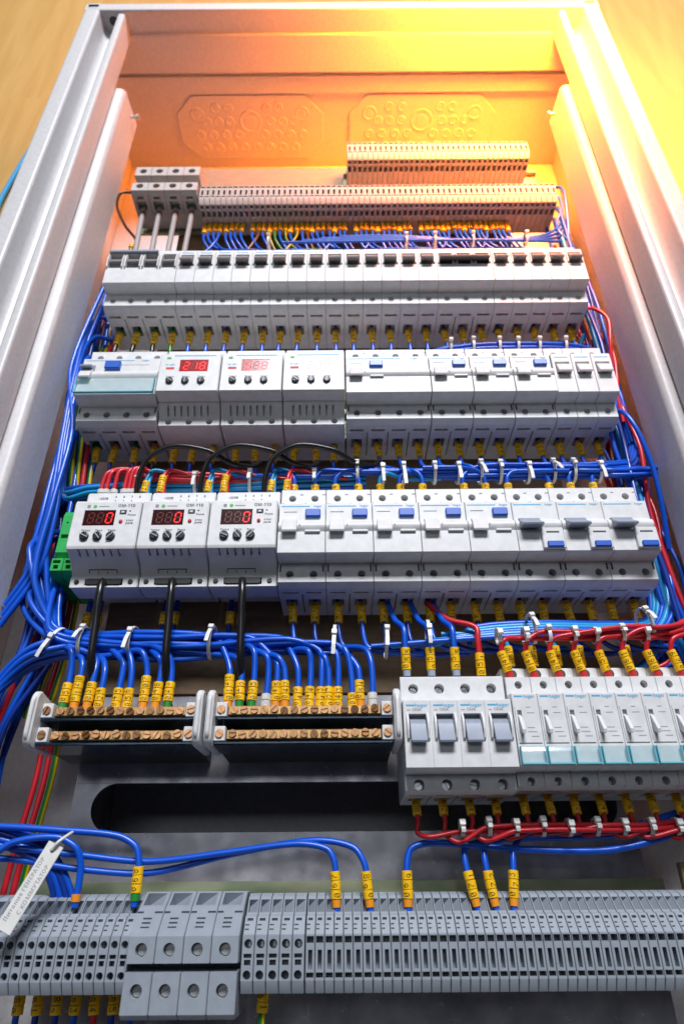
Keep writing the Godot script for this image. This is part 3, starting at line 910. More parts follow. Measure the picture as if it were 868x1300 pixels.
# seven-segment figure as separate bars; lit tells which bars glow
func figure(disp: Node3D, lit: String, x: float, y: float, hgt: float, z: float) -> void:
	var w := hgt * 0.52
	var q := hgt * 0.11
	var segs := {"a": [0, 1, 0], "g": [0, 0.5, 0], "d": [0, 0, 0], "f": [0, 0.5, 1], "b": [1, 0.5, 1], "e": [0, 0, 1], "c": [1, 0, 1]}
	for s in segs:
		var d: Array = segs[s]
		var k := MB.new()
		var px: float = x + d[0] * w + d[1] * hgt * 0.10
		var py: float = y + d[1] * hgt
		if d[2] == 0: k.box(Vector3(px + q * 0.7, py - q * 0.5, z), Vector3(px + w - q * 0.7, py + q * 0.5, z + 0.12), 0.05)
		else:
			var sh := hgt * 0.05
			k.ext([Vector2(px - q * 0.5, py + q * 0.6), Vector2(px + q * 0.5, py + q * 0.6), Vector2(px + q * 0.5 + sh, py + hgt * 0.5 - q * 0.6), Vector2(px - q * 0.5 + sh, py + hgt * 0.5 - q * 0.6)], Vector3.RIGHT, Vector3.UP, Vector3.BACK, z, z + 0.12, 0.0)
		part("segment", k.commit(), mats.segment_lit if s in lit else mats.segment_off, disp)

const SEG := {"0": "abcdef", "1": "bc", "2": "abged", "8": "abcdefg", "-": ""}

func knob(o: Node3D, p: Vector3, r: float, turn: float) -> void:
	var b := MB.new()
	b.lathe(p, Vector3.BACK, [Vector2(r, 0), Vector2(r * 0.95, 1.6), Vector2(r * 0.7, 2.0), Vector2(0, 2.0)], 14)
	var kn := part("knob", b.commit(), mats.black_plastic, o)
	var k := MB.new()
	k.box(Vector3(-r * 0.95, -0.45, 0), Vector3(r * 0.95, 0.45, 0.9), 0.15)
	var ptr := part("pointer", k.commit(), mats.screw_steel if r < 0 else mats.collar_grey, kn, p + Vector3(0, 0, 1.9))
	ptr.rotation.z = turn

func voltage_relay() -> Node3D:
	var w := 52.8
	var o := pattern("voltage_relay", "relay", "voltage relays with red displays and three knobs")
	var P := [[8, -41], [50, -41], [58, -40], [58, -33], [66, -23], [66, -21.5], [77, -20.5], [78, -19.5], [78, 21.5], [77, 22.5], [62, 23.5], [62, 40], [61, 41], [8, 41]]
	var b := MB.new()
	var pts := outline(P)
	b.prism(pts, 0.4, w - 0.4, 0.8, [2, 3, 7])
	var X := Vector3.RIGHT
	for i in 3: b.holed(Vector3(0, 0, 58), X, Vector3.UP, Vector3.BACK, [1.2, 17.6, 35.2][i], [17.6, 35.2, 51.6][i], -40, -33, 9.0 + 17.3 * i, -36.6, 2.7, 8.0)
	var d := Vector3(0, 10, 8).normalized()
	var vents := []
	for i in 7: vents.append([8.0 + i * 5.6, 2.0, 9.8 + i * 5.6, 10.5, 3.0])
	b.grid_face(Vector3(0, -33, 58), X, d, Vector3(0, -8, 10).normalized(), 1.2, w - 1.2, 0, sqrt(164.0), vents)
	b.grid_face(Vector3(0, 0, 78), X, Vector3.UP, Vector3.BACK, 1.2, w - 1.2, -19.5, 21.5, [[17.4, 1.4, 42.0, 14.6, 0.5]])
	part("casing", b.commit(), mats.relay_plastic, o)
	for i in 3: add_screw(o, Vector3(9.0 + 17.3 * i, -36.6, 53.0), 2.2, mats.screw_steel)
	var win := MB.new()
	win.box(Vector3(17.6, 1.6, 77.5), Vector3(41.8, 14.4, 77.7), 0.05)
	var disp := part("display", win.commit(), mats.display_glow, o)
	var n := 0
	for c in "218":
		figure(disp, SEG[c], 21.0 + n * 6.8, 4.0, 8.0, 77.7)
		n += 1
	for i in 3: knob(o, Vector3(11.0 + 13.2 * i, -9.0, 78), 3.3, [2.5, 1.57, 1.5][i])
	print_bar(o, Vector3(12, 18.6, 78), Vector3(48, 19.6, 78.06), mats.ink_blue)
	print_bar(o, Vector3(6, 15.6, 78), Vector3(9.5, 17.6, 78.3), mats.ink_green, "indicator")
	print_text(o, "14 кВт", 2.0, Vector3(9.4, 9.0, 78.05), mats.ink_blue)
	print_bar(o, Vector3(6.2, 3.6, 78), Vector3(13.4, 6.2, 78.06), mats.ink_red)
	for i in 3: print_text(o, "ABC"[i] + "max", 1.2, Vector3(11.0 + 13.2 * i, -4.2, 78.05), mats.ink_grey)
	return o

func power_limiter() -> Node3D:
	var w := 52.8
	var o := pattern("power_limiter", "relay", "white power limiters with red zero displays")
	var b := MB.new()
	var P := outline([[8, -29], [38, -29], [40, -39.5], [60, -39.6], [60, -31.5], [58, -30.5], [64, -24], [70, -21], [78, -18], [79, -16], [79, 20], [78, 21.5], [66, 22.6], [64, 23], [64, 28], [62, 30], [62, 38], [60, 40], [8, 40]])
	b.prism(P, 0.4, w - 0.4, 0.9, [3, 7, 9])
	var X := Vector3.RIGHT
	# lower terminal face with three openings
	b.grid_face(Vector3(0, 0, 60), X, Vector3.UP, Vector3.BACK, 1.3, w - 1.3, -39.5, -31.5, [[12.0, -38.0, 41.0, -32.8, 4.0]])
	var sl := []
	for i in 6: sl.append([9.0 + i * 6.0, 1.0, 10.6 + i * 6.0, 8.3, 2.5])
	b.grid_face(Vector3(0, -21, 70), X, Vector3(0, 3, 8).normalized(), Vector3(0, -8, 3).normalized(), 1.3, w - 1.3, 0, sqrt(73.0), sl)
	b.grid_face(Vector3(0, 0, 79), X, Vector3.UP, Vector3.BACK, 1.3, w - 1.3, -16, 20, [[9.0, 0.4, 33.4, 13.4, 0.6]])
	part("casing", b.commit(), mats.relay_plastic, o)
	for q in [[12.4, 40.6, 2.4], [4.0, 7.8, 1.7], [45.0, 48.8, 1.7]]:
		var gr := MB.new()
		var hh: float = q[2]
		gr.ext(arc(Vector2(q[0] + hh, -35.4), hh, 90, 270, 8) + arc(Vector2(q[1] - hh, -35.4), hh, -90, 90, 8), X, Vector3.UP, Vector3.BACK, 55.0, 61.0, 0.3)
		part("cable_gland", gr.commit(), mats.black_plastic, o)
	var win := MB.new()
	win.box(Vector3(9.2, 0.6, 78.4), Vector3(33.2, 13.2, 78.7), 0.05)
	var disp := part("display", win.commit(), mats.display_window, o)
	for i in 3: figure(disp, "abcdef" if i == 2 else "", 12.4 + i * 7.0, 2.8, 8.2, 78.7)
	for i in 3: knob(o, Vector3(13.0 + 10.0 * i, -8.6, 79), 3.5, [2.7, 2.3, 0.8][i])
	print_text(o, "OM-110", 2.6, Vector3(41.0, 17.0, 79.05), mats.ink)
	print_bar(o, Vector3(10.5, 15.2, 79), Vector3(13.0, 17.8, 79.1), mats.ink_grey)
	var leaf := MB.new()
	leaf.ext(arc(Vector2(16.6, 16.4), 1.5, 0, 330, 10), X, Vector3.UP, Vector3.BACK, 79.0, 79.1, 0.0)
	part("emblem", leaf.commit(), mats.ink_green, o)
	print_bar(o, Vector3(19.4, 16.0, 79), Vector3(27.6, 16.8, 79.06), mats.ink_grey)
	for i in 3: print_text(o, ["Tоткл", "Tвкл", "Pмах"][i], 1.3, Vector3(13.0 + 10.0 * i, -3.6, 79.05), mats.ink)
	print_bar(o, Vector3(36.4, 9.6, 79), Vector3(41.8, 13.4, 79.1), mats.ink, "switch_window")
	print_bar(o, Vector3(38.0, 10.6, 79.1), Vector3(40.2, 12.0, 79.9), mats.white_plastic, "slide_switch")
	print_bar(o, Vector3(43.6, 11.8, 79), Vector3(45.0, 13.0, 79.06), mats.ink)
	print_text(o, "Pном", 1.1, Vector3(46.0, 9.2, 79.05), mats.ink)
	print_text(o, "откл", 1.1, Vector3(45.2, 4.6, 79.05), mats.ink)
	print_text(o, "реле", 1.1, Vector3(45.2, 2.4, 79.05), mats.ink)
	var led := MB.new()
	led.lathe(Vector3(38.6, 3.6, 79), Vector3.BACK, [Vector2(1.5, 0), Vector2(1.4, 0.8), Vector2(0.8, 1.2), Vector2(0, 1.3)], 10)
	part("indicator", led.commit(), mats.ink_red, o)
	# upper terminal face: print and small holes
	print_text(o, "~220В", 2.0, Vector3(14.0, 34.0, 62.1), mats.ink)
	for i in 4: print_text(o, str(5 + i), 1.8, Vector3(24.0 + i * 6.5, 35.5, 62.1), mats.ink)
	for i in 3: print_bar(o, Vector3(23.6 + i * 6.5, 31.4, 62), Vector3(24.5 + i * 6.5, 32.4, 62.1), mats.ink)
	# wiring diagram under the nose
	for q in [[14, -26.6, 36, -26.0], [14, -28.6, 14.7, -26.0], [21, -28.6, 21.7, -27.2], [28, -28.6, 28.7, -27.2], [35.3, -28.6, 36, -26.0]]:
		var k := MB.new()
		var n := Vector3(0, -6, 6.5).normalized()
		var dn := Vector3(0, 6.5, 6).normalized()
		var base := Vector3(0, -30.5, 58)
		var s0: float = (q[1] + 30.5) * 1.3
		var s1: float = (q[3] + 30.5) * 1.3
		k.quad(base + X * q[0] + dn * s0 + n * 0.06, base + X * q[2] + dn * s0 + n * 0.06, base + X * q[2] + dn * s1 + n * 0.06, base + X * q[0] + dn * s1 + n * 0.06, n)
		part("print", k.commit(), mats.ink, o)
	return o

func four_pole_breaker() -> Node3D:
	var w := 68.8
	var pw := w / 4.0
	var o := pattern("four_pole_breaker", "breaker", "")
	var nose := []
	for i in 4: nose.append([i * pw + 3.4, -3.0, i * pw + 14.2, 12.0, 8.0])
	var rows := [[8, -32], [57, -32], [62, -30.5], [62, -21.5], [74, -20.6], [75, -19.6], [75, 20], [73.6, 21], [62, 22], [62, 38.4], [61, 39.4], [8, 39.4]]
	part("body", body(w, 4, rows, 2, 5, 8, nose, 0, 3.3).commit(), mats.white_plastic, o)
	for y in [-27.2, 31.2]:
		for i in 4: add_screw(o, Vector3((i + 0.5) * pw, y, 55.8), 2.6, mats.screw_steel)
	for i in 4:
		var x := i * pw
		part("lever", slab_mesh(x + 3.8, x + 13.8, 3.6, 74.5, 6.5, 8.5), mats.lever_grey, o)
		for gx in [x + 1.8, x + 14.4]:
			var b := MB.new()
			b.prism([Vector2(74.9, -4), Vector2(77, -3), Vector2(78.6, 2), Vector2(78, 9), Vector2(74.9, 13)], gx, gx + 1.4, 0.3)
			part("lever_guard", b.commit(), mats.white_plastic, o)
		print_bar(o, Vector3(x + 2.0, 16.6, 75), Vector3(x + 7.6, 17.7, 75.06), mats.ink_blue)
		print_text(o, "hager", 2.1, Vector3(x + 11.6, 17.1, 75.05), mats.ink_blue)
		print_text(o, "C63A", 1.2, Vector3(x + 8.6, 14.6, 75.05), mats.ink_grey)
		print_bar(o, Vector3(x + 2.4, 14.0, 75), Vector3(x + 4.6, 14.5, 75.05), mats.ink_grey)
		if i > 0: print_bar(o, Vector3(x - 0.1, -19.4, 75), Vector3(x + 0.1, 19.8, 75.04), mats.ink_grey, "seam")
	return o

func covered_single() -> Node3D:
	var w := 17.6
	var o := pattern("covered_breaker", "breaker", "covered single breakers beside the four-pole breaker")
	var rows := [[8, -30], [57, -30], [62, -28.5], [62, -20.5], [73, -19.6], [74, -18.6], [74, 24], [73, 25], [64, 26], [64, 37.4], [62, 38.4], [54, 38.6], [54, 46], [53, 47], [8, 47]]
	part("body", body(w, 1, rows, 2, 5, 8, [[1.2, -6.4, 16.4, -5.6, 2.0], [2.6, 0.0, 5.6, 14.0, 3.0]], 0, 2.6).commit(), mats.white_plastic, o)
	add_screw(o, Vector3(8.8, -25.5, 56.0), 2.0, mats.screw_steel)
	add_screw(o, Vector3(8.8, 32.6, 58.0), 2.0, mats.screw_steel)
	var b := MB.new()
	b.prism([Vector2(71, 12), Vector2(75, 10), Vector2(80, 1), Vector2(79.5, -1), Vector2(77, -1), Vector2(71, 2)], 2.9, 5.3, 0.3)
	part("lever", b.commit(), mats.white_plastic, o)
	b = MB.new()
	b.lathe(Vector3(8.8, 42.8, 54), Vector3.BACK, [Vector2(3.0, 0), Vector2(2.8, 0.1), Vector2(0, 0.1)], 12)
	part("screw", b.commit(), mats.dark_plastic, o)
	clear_cover(o, 0.5, w - 0.5, -18.4, -8.0, 74.2, 3.6)
	print_bar(o, Vector3(1.6, 22.0, 74), Vector3(7.4, 23.1, 74.06), mats.ink_blue)
	print_text(o, "hager", 2.0, Vector3(11.8, 22.5, 74.05), mats.ink_blue)
	for q in [[9.0, 15.5, 12.0], [9.0, 12.0, 14.0], [8.0, 3.0, 13.0], [8.0, 0.5, 14.0], [10.0, -2.2, 15.0]]: print_bar(o, Vector3(q[0], q[1], 74), Vector3(q[2], q[1] + 0.5, 74.05), mats.ink_grey)
	print_bar(o, Vector3(1.0, -4.6, 74), Vector3(1.4, 16, 74.06), mats.ink_grey)
	return o

func green_terminal() -> Node3D:
	var o := pattern("earth_terminal", "terminal block", "green earth terminals beside the power limiters")
	var b := MB.new()
	b.prism(outline([[8, -30], [8, 34], [40, 34], [52, 28], [54, 24], [54, -8], [50, -12], [56, -14], [56, -24], [50, -28]]), 0.1, 8.9, 0.4, [4, 7])
	b.grid_face(Vector3(0, 0, 54), Vector3.RIGHT, Vector3.UP, Vector3.BACK, 0.5, 8.5, -8, 24, [[1.8, 4.0, 7.2, 7.4, 3.0], [3.8, 17.0, 5.2, 18.4, 1.5]])
	b.grid_face(Vector3(0, 0, 56), Vector3.RIGHT, Vector3.UP, Vector3.BACK, 0.5, 8.5, -24, -14, [[1.4, -18.0, 7.0, -15.4, 5.0], [2.4, -22.6, 6.0, -19.4, 5.0]])
	part("housing", b.commit(), mats.green_plastic, o)
	return o

func fit(o: Node3D, k: float) -> Node3D:
	o.scale.x = k
	return o

func breaker_rows() -> void:
	# first row: four-pole switch, singles, a three-pole breaker, singles
	var y: float = ROWS.one
	place(fit(main_switch(), 0.95), at(-221.5, y, 0), "four-pole main switch with dark levers under the large top clamp terminals")
	var one := fit(single_breaker(), 0.993)
	var x := -154.2
	for i in 14:
		place(one, at(x, y, 0), "single white breaker with grey lever, %s from the four-pole main switch" % nth(i + 1))
		x += 17.55
	place(fit(single_breaker(3, true), 0.993), at(x, y, 0), "three-pole white breaker with one wide dark lever in the first breaker row")
	x += 52.65
	for i in 5:
		place(one, at(x, y, 0), "single white breaker with grey lever, %s beyond the wide dark lever" % nth(i + 1))
		x += 17.55
	# second row
	y = ROWS.two
	place(fit(covered_device(), 0.945), at(-220.0, y, 0), "white residual-current breaker with pale teal label cover and blue button, beside the voltage relays")
	var vr := fit(voltage_relay(), 0.985)
	for i in 3: place(vr, at(-153.0 + 52.2 * i, y, 0), ["white voltage relay with red display next to the teal-covered breaker", "middle one of the three white voltage relays", "white voltage relay next to the wide blue-button breaker"][i])
	place(residual_device(4, false, "residual_current_breaker", ""), at(4.2, y, 0), "wide four-module white breaker with blue test button beside the voltage relays")
	var rcd := fit(residual_device(2, false, "residual_current_breaker", "white two-module breakers with a blue upper button"), 0.97)
	x = 75.2
	for i in 3:
		place(rcd, at(x, y, 0), "two-module breaker with blue upper button, %s after the wide one, second row" % nth(i + 1))
		x += 34.6
	var eb := fit(end_breaker(), 0.955)
	for i in 3:
		place(eb, at(x, y, 0), "single breaker with white lever at the second row's end, %s" % ["beside the blue-button breakers", "middle of three", "nearest the cabinet side"][i])
		x += 17.0
	# third row
	y = ROWS.three
	var gt := green_terminal()
	for i in 2: place(gt, at(-214.4 + 9.1 * i, y, 0), "green earth terminal block, %s" % ["on the cabinet side", "touching the power limiter"][i])
	var pl := fit(power_limiter(), 0.94)
	for i in 3: place(pl, at(-196.0 + 49.8 * i, y, 0), ["white power limiter with red zero display beside the green terminals", "middle one of the three power limiters with red zero displays", "white power limiter with red zero display next to the blue-button breakers"][i])
	x = -46.3
	for i in 5:
		place(rcd, at(x, y, 0), "two-module breaker with blue upper button, %s from the power limiters, third row" % nth(i + 1))
		x += 34.35
	var low := fit(residual_device(2, true, "residual_current_breaker", "white two-module breakers with a blue button at the bottom"), 0.945)
	for i in 3:
		place(low, at(x, y, 0), "breaker with broad grey lever and blue button at its bottom edge, %s" % ["beside the upper-button breakers", "middle of the three", "at the row's end"][i])
		x += 33.4
	# fourth row
	y = ROWS.four
	place(fit(four_pole_breaker(), 0.985), at(37.0, y, 0), "four-pole white breaker with four pale blue-grey levers beside the brass bars")
	var cs := fit(covered_single(), 0.925)
	for i in 8: place(cs, at(105.6 + 16.35 * i, y, 0), "single breaker with clear teal cover, %s from the four-pole breaker" % nth(i + 1))

func bus_bars() -> void:
	var y: float = ROWS.four
	for k in 2:
		var x0: float = [-197.0, -86.0][k]
		var x1: float = [-88.5, 36.0][k]
		var o := thing("terminal_bar_assembly", ["brass terminal bars between white end brackets nearest the cabinet side", "brass terminal bars between white brackets beside the four-pole breaker"][k], "terminal bar", at(0, y, 0), "twin brass terminal bars with blue wires")
		for x in [x0, x1 - 4.6]:
			var e := MB.new()
			var big := [Vector2(34, -4), Vector2(34, 25), Vector2(58, 28)] + arc(Vector2(68, 23), 6.5, 90, 0, 5) + arc(Vector2(68, 1), 6.5, 0, -90, 5)
			var small := [Vector2(40, -1), Vector2(40, 22), Vector2(60, 25)] + arc(Vector2(71, 21), 5.5, 90, 0, 5) + arc(Vector2(71, 3), 5.5, 0, -90, 5)
			e.prism(big, x, x + 4.6, 1.0)
			e.prism(small, x + 1.0, x + 3.6, 0.6)
			part("end_bracket", e.commit(), mats.white_plastic, o)
			for yy in [18.0, 3.0]:
				var c := MB.new()
				var cx: float = x + 4.6 if x == x0 else x - 7.5
				c.box(Vector3(cx + 0.2, yy - 4.6, 52), Vector3(cx + 7.3, yy + 4.6, 66), 0.5)
				part("bar_holder", c.commit(), mats.white_plastic, o)
				add_screw(o, Vector3(cx + 3.7, yy, 66.8), 2.6, mats.brass_screw)
		for yy in [18.0, 3.0]:
			var b := MB.new()
			b.box(Vector3(x0 + 12.2, yy - 2.9, 55), Vector3(x1 - 12.2, yy + 2.9, 63), 0.5)
			var bar := part("brass_bar", b.commit(), mats.brass, o)
			var cnt := int((x1 - x0 - 26.0) / 6.3)
			for i in cnt:
				var s := part("screw", screw_mesh(2.5), mats.brass_screw, bar, Vector3(x0 + 16.0 + i * (x1 - x0 - 32.0) / (cnt - 1), yy + rng.randf_range(-0.7, 0.7), 63.9 + rng.randf() * 1.0))
				s.rotation = Vector3(rng.randf_range(-0.12, 0.12), rng.randf_range(-0.12, 0.12), rng.randf() * PI)
			b = MB.new()
			b.box(Vector3(x0 + 5, yy - 6.6, 36), Vector3(x1 - 5, yy - 4.8, 66), 0.5)
			part("insulator", b.commit(), mats.blue_clear_base, o)
		var d := MB.new()
		d.box(Vector3(x0 + 5, -3, 2.4), Vector3(x1 - 5, 22, 36), 0.5)
		part("base", d.commit(), mats.dark_plastic, o)

# ---------------------------------------------------------------- wires
func ring_mesh(r: float, len_: float) -> ArrayMesh:
	var key := "ring%.2f_%.2f" % [r, len_]
	if not texts.has(key):
		var b := MB.new()
		# the seam of the print lies behind, its figure in front (u = 0.5 faces +z)
		b.lathe(Vector3.ZERO, Vector3.UP, [Vector2(r - 0.35, 0.0), Vector2(r, 0.3)], 14, Vector3.FORWARD)
		b.lathe(Vector3.ZERO, Vector3.UP, [Vector2(r, 0.3), Vector2(r, len_ - 0.3)], 14, Vector3.FORWARD)
		b.lathe(Vector3.ZERO, Vector3.UP, [Vector2(r, len_ - 0.3), Vector2(r - 0.35, len_)], 14, Vector3.FORWARD)
		b.lathe(Vector3.ZERO, Vector3.UP, [Vector2(0, 0.05), Vector2(r - 0.35, 0.0)], 14, Vector3.FORWARD)
		b.lathe(Vector3.ZERO, Vector3.UP, [Vector2(r - 0.35, len_), Vector2(0, len_ - 0.05)], 14, Vector3.FORWARD)
		texts[key] = b.commit()
	return texts[key]

# points in millimetres (x, height, z); the wire starts in its terminal
func wire(pts: Array, r: float, colour: String, label: String, group: String, digits := "", collar := "", gap := 0.0, ring_len := 4.5) -> void:
	var o := thing("wire", label, "wire", at(pts[0].x, pts[0].y, pts[0].z), group)
	var rel := []
	for p in pts: rel.append(p - pts[0])
	var b := MB.new()
	b.tube(smooth(rel), r, 9)
	part("insulation", b.commit(), mats["wire_" + colour], o)
	if digits == "" and collar == "": return
	var d: Vector3 = (rel[1] - rel[0]).normalized()
	var front := Vector3(0, -0.35, 1.0)
	front = (front - d * front.dot(d)).normalized()
	var s := gap
	if collar:
		var k := MB.new()
		k.lathe(Vector3.ZERO, d, [Vector2(0, s - 0.1), Vector2(r + 0.55, s), Vector2(r + 0.75, s + 3.9), Vector2(0, s + 4.0)], 12)
		part("collar", k.commit(), mats["collar_" + collar], o)
		s += 4.1
	for c in digits:
		var lean := Vector3(rng.randf_range(-0.06, 0.06), 0, rng.randf_range(-0.06, 0.06))
		var m := part("marker_ring", ring_mesh(r + (1.3 if r < 1.95 else 1.1), ring_len), mats["marker_" + ("white" if c == "w" else c)], o, d * s)
		var y := (d + lean).normalized()
		var z := (front - y * front.dot(y)).normalized()
		m.basis = Basis(y.cross(z), y, z) * Basis(Vector3.UP, rng.randf_range(-0.7, 0.7))
		s += ring_len + 0.15

func num(k: int) -> String:
	return "%03d" % (k % 100)

func tie(c: Vector3, axis: Vector3, a: float, b: float, label: String, tail := 7.0) -> void:
	var o := thing("cable_tie", label, "cable tie", at(c.x, c.y, c.z), "white nylon cable ties")
	var W := axis.normalized()
	var V := (Vector3.UP - W * W.y).normalized()   # across, upwards
	var U := V.cross(W).normalized()               # across, towards the front
	if U.z < 0.0: U = -U
	var m := MB.new()
	var k := 20
	for i in k:
		var q := []
		for j in [i, i + 1]:
			var t: float = TAU * j / k
			q.append([U * cos(t) * b + V * sin(t) * a, (U * cos(t) / b + V * sin(t) / a).normalized()])
		var h := W * 1.15
		var p0: Vector3 = q[0][0]
		var p1: Vector3 = q[1][0]
		var n0: Vector3 = q[0][1]
		var n1: Vector3 = q[1][1]
		m.quad_n(p0 + n0 * 0.9 - h, p1 + n1 * 0.9 - h, p1 + n1 * 0.9 + h, p0 + n0 * 0.9 + h, n0, n1, n1, n0)
		m.quad(p0 + n0 * 0.9 - h, p1 + n1 * 0.9 - h, p1 - h, p0 - h, -W)
		m.quad(p0 + n0 * 0.9 + h, p1 + n1 * 0.9 + h, p1 + h, p0 + h, W)
	part("strap", m.commit(), mats.nylon, o)
	var turn := rng.randf_range(0.1, 0.8)
	var n := U * cos(turn) + V * sin(turn)
	var tang := V * cos(turn) - U * sin(turn)
	var hp := U * cos(turn) * b + V * sin(turn) * a + n * 0.6
	m = MB.new()
	m.ext([Vector2(-1.9, 0), Vector2(1.9, 0), Vector2(2.1, 0.8), Vector2(1.7, 2.9), Vector2(-1.7, 2.9), Vector2(-2.1, 0.8)], W, n, tang, -1.9, 1.9, 0.45, [], hp)
	part("head", m.commit(), mats.nylon, o)
	if tail > 0.0:
		var pts := [hp + n * 1.6 - tang * 2.5, hp + n * 2.4 - tang * (2.5 + tail * 0.5), hp + n * 1.2 - tang * (2.5 + tail)]
		m = MB.new()
		for i in 2: m.quad(pts[i] - W * 1.3, pts[i] + W * 1.3, pts[i + 1] + W * 1.3, pts[i + 1] - W * 1.3, n)
		for i in 2: m.quad(pts[i] - W * 1.3 - n * 0.8, pts[i] + W * 1.3 - n * 0.8, pts[i + 1] + W * 1.3 - n * 0.8, pts[i + 1] - W * 1.3 - n * 0.8, -n)
		for i in 2:
			m.quad(pts[i] - W * 1.3, pts[i + 1] - W * 1.3, pts[i + 1] - W * 1.3 - n * 0.8, pts[i] - W * 1.3 - n * 0.8, -W)
			m.quad(pts[i] + W * 1.3, pts[i + 1] + W * 1.3, pts[i + 1] + W * 1.3 - n * 0.8, pts[i] + W * 1.3 - n * 0.8, W)
		m.quad(pts[2] - W * 1.3, pts[2] + W * 1.3, pts[2] + W * 1.3 - n * 0.8, pts[2] - W * 1.3 - n * 0.8, -tang)
		part("tail", m.commit(), mats.nylon, o)

func rj(a: float) -> float:
	return rng.randf_range(-a, a)

func lane(i: int, pitch: float) -> Vector2:
	# places on a hexagonal lattice, from the middle outwards
	var ring := 0
	var left := i
	while left >= maxi(1, ring * 6):
		left -= maxi(1, ring * 6)
		ring += 1
	if ring == 0: return Vector2.ZERO
	var a := TAU * left / (ring * 6) + 0.3
	return Vector2(cos(a), sin(a)) * ring * pitch

func V(x: float, h: float, z: float) -> Vector3:
	return Vector3(x, h, z)

func wires() -> void:
	top_wires()
	first_row_wires()
	second_row_wires()
	third_row_tops()
	third_row_wires()
	bar_wires()
	fourth_row_wires()
	bottom_wires()
	side_wires()

func top_wires() -> void:
	var yt: float = ROWS.top
	# thick cables from the clamp terminals to the main switch
	for i in 4:
		var x := -217.0 + 17.9 * i
		var xe := -213.1 + 16.75 * i
		wire([V(x, yt - 12, 36), V(x + 0.5, yt - 40, 37), V(lerpf(x, xe, 0.6), 600, 38), V(xe, 556, 40)], 2.9, "grey", "thick grey cable from large top clamp terminal, %s from the slim terminals" % ["fourth", "third", "second", "first"][i], "thick cables feeding the main switch", "", "brown", 9.0)
	wire([V(-226, 672, 54), V(-236, 664, 58), V(-239, 650, 52), V(-230, 632, 40), V(-221, 624, 30), V(-219, 600, 14)], 1.5, "brown", "brown wire looping beside the large top clamp terminals", "", "", "")
	wire([V(-228, 628, 20), V(-232, 600, 18), V(-236, 540, 8), V(-238, 430, 6)], 1.9, "yellow_green", "yellow-green earth wire beside the four-pole main switch", "", "2", "")
	for i in 57:
		var x := -150.0 + 6.0 * i
		if i in [8, 27, 39]: continue
		var dir := 1.0 if i % 7 != 3 else -1.0
		var c := "blue"
		if i in [12, 15, 17]: c = "yellow_green"
		if i in [10, 19]: c = "brown"
		if i in [13]: c = "green"
		var l := lane(i % 7, 3.3)
		var run := 26.0 + 40.0 * rng.randf()
		wire([V(x, yt - 20, 23), V(x + rj(1.2), yt - 47, 27), V(x + dir * 3, yt - 60, 28), V(x + dir * 14, 606 + l.x + rj(2), 26 + l.y), V(x + dir * run, 602 + l.x, 26 + l.y), V(x + dir * (run + 16), 584, 14), V(x + dir * (run + 20), 560, 4.4)], 1.45, c, "%s wire with yellow rings under the long top terminals, %s from the clamp terminals" % [{"blue": "blue", "yellow_green": "yellow-green", "brown": "brown", "green": "plain green"}[c], nth(i + 1)], "wires under the long top terminal row", num(11 + i * 3), "orange" if i % 4 == 0 else "", 3.0 + rng.randf() * 3.0, 5.2)
	for i in 4:
		wire([V(-60 + i * 20, 604 + i * 3, 40), V(60, 603 + i * 2.5, 42), V(150, 603 + i * 2.5, 42 - i * 2), V(215, 606 + i * 3, 38), V(238, 612 + i * 8, 34), V(249 - i, 640 + i * 8, 30), V(250 - i * 2, 690, 20)], 1.5, "blue", "blue wire running along the top of the first breaker row, %s up" % nth(i + 1), "")
	for i in 5:
		tie(V([-75, 70, 100, 140, 196][i], 604 + i * 0.5, 40), V(1, 0, 0), 7.0, 6.0, "white cable tie just above the first breaker row, %s from the main switch" % nth(i + 1), 0.0)

func first_row_wires() -> void:
	var xs := []
	for i in 4: xs.append(-221.5 + 16.75 * (i + 0.5))
	for i in 22: xs.append(-154.2 + 17.55 * (i + 0.5))
	for i in xs.size():
		var x: float = xs[i]
		var col := "black" if i < 3 else ("green" if i == 3 else "blue")
		var lean := rj(3.0)
		wire([V(x, 488, 31), V(x + lean * 0.6, 456, 33), V(x + lean, 441, 28), V(x + lean * 2.0, 424, 4.6)], 1.9 if i > 2 else 2.2, col, "%s wire with yellow rings under the first row, %s from the main switch end" % [col, nth(i + 1)], "wires under the first breaker row", num(13 + i * 7), ["green", "green", "green", "green", "brown", "orange", "brown"][i % 7] if i < 7 else ("brown" if i % 3 == 0 else "orange"), 4.0, 5.2)
	for i in 5:
		var l := lane(i, 3.8)
		wire([V(70 - i * 8, 428, 4.6), V(88 - i * 5, 443 + l.x, 36), V(118, 446 + l.x, 42 + l.y), V(165, 447 + l.x, 43 + l.y), V(212, 446 + l.x, 42 + l.y), V(236, 440 + l.x, 38 + l.y), V(243, 410, 30 + i * 3), V(244 + i, 340, 26 + i * 3)], 1.8, "blue", "blue wire in the short bundle above the blue-button breakers, %s" % ["lowest", "second", "third", "fourth", "topmost"][i], "")
	for i in 6: tie(V(104 + i * 20.5 + rj(3), 447, 43), V(1, 0, 0), 7.4, 7.0, "white cable tie above the second breaker row, %s from the voltage relays" % nth(i + 1), 0.0)

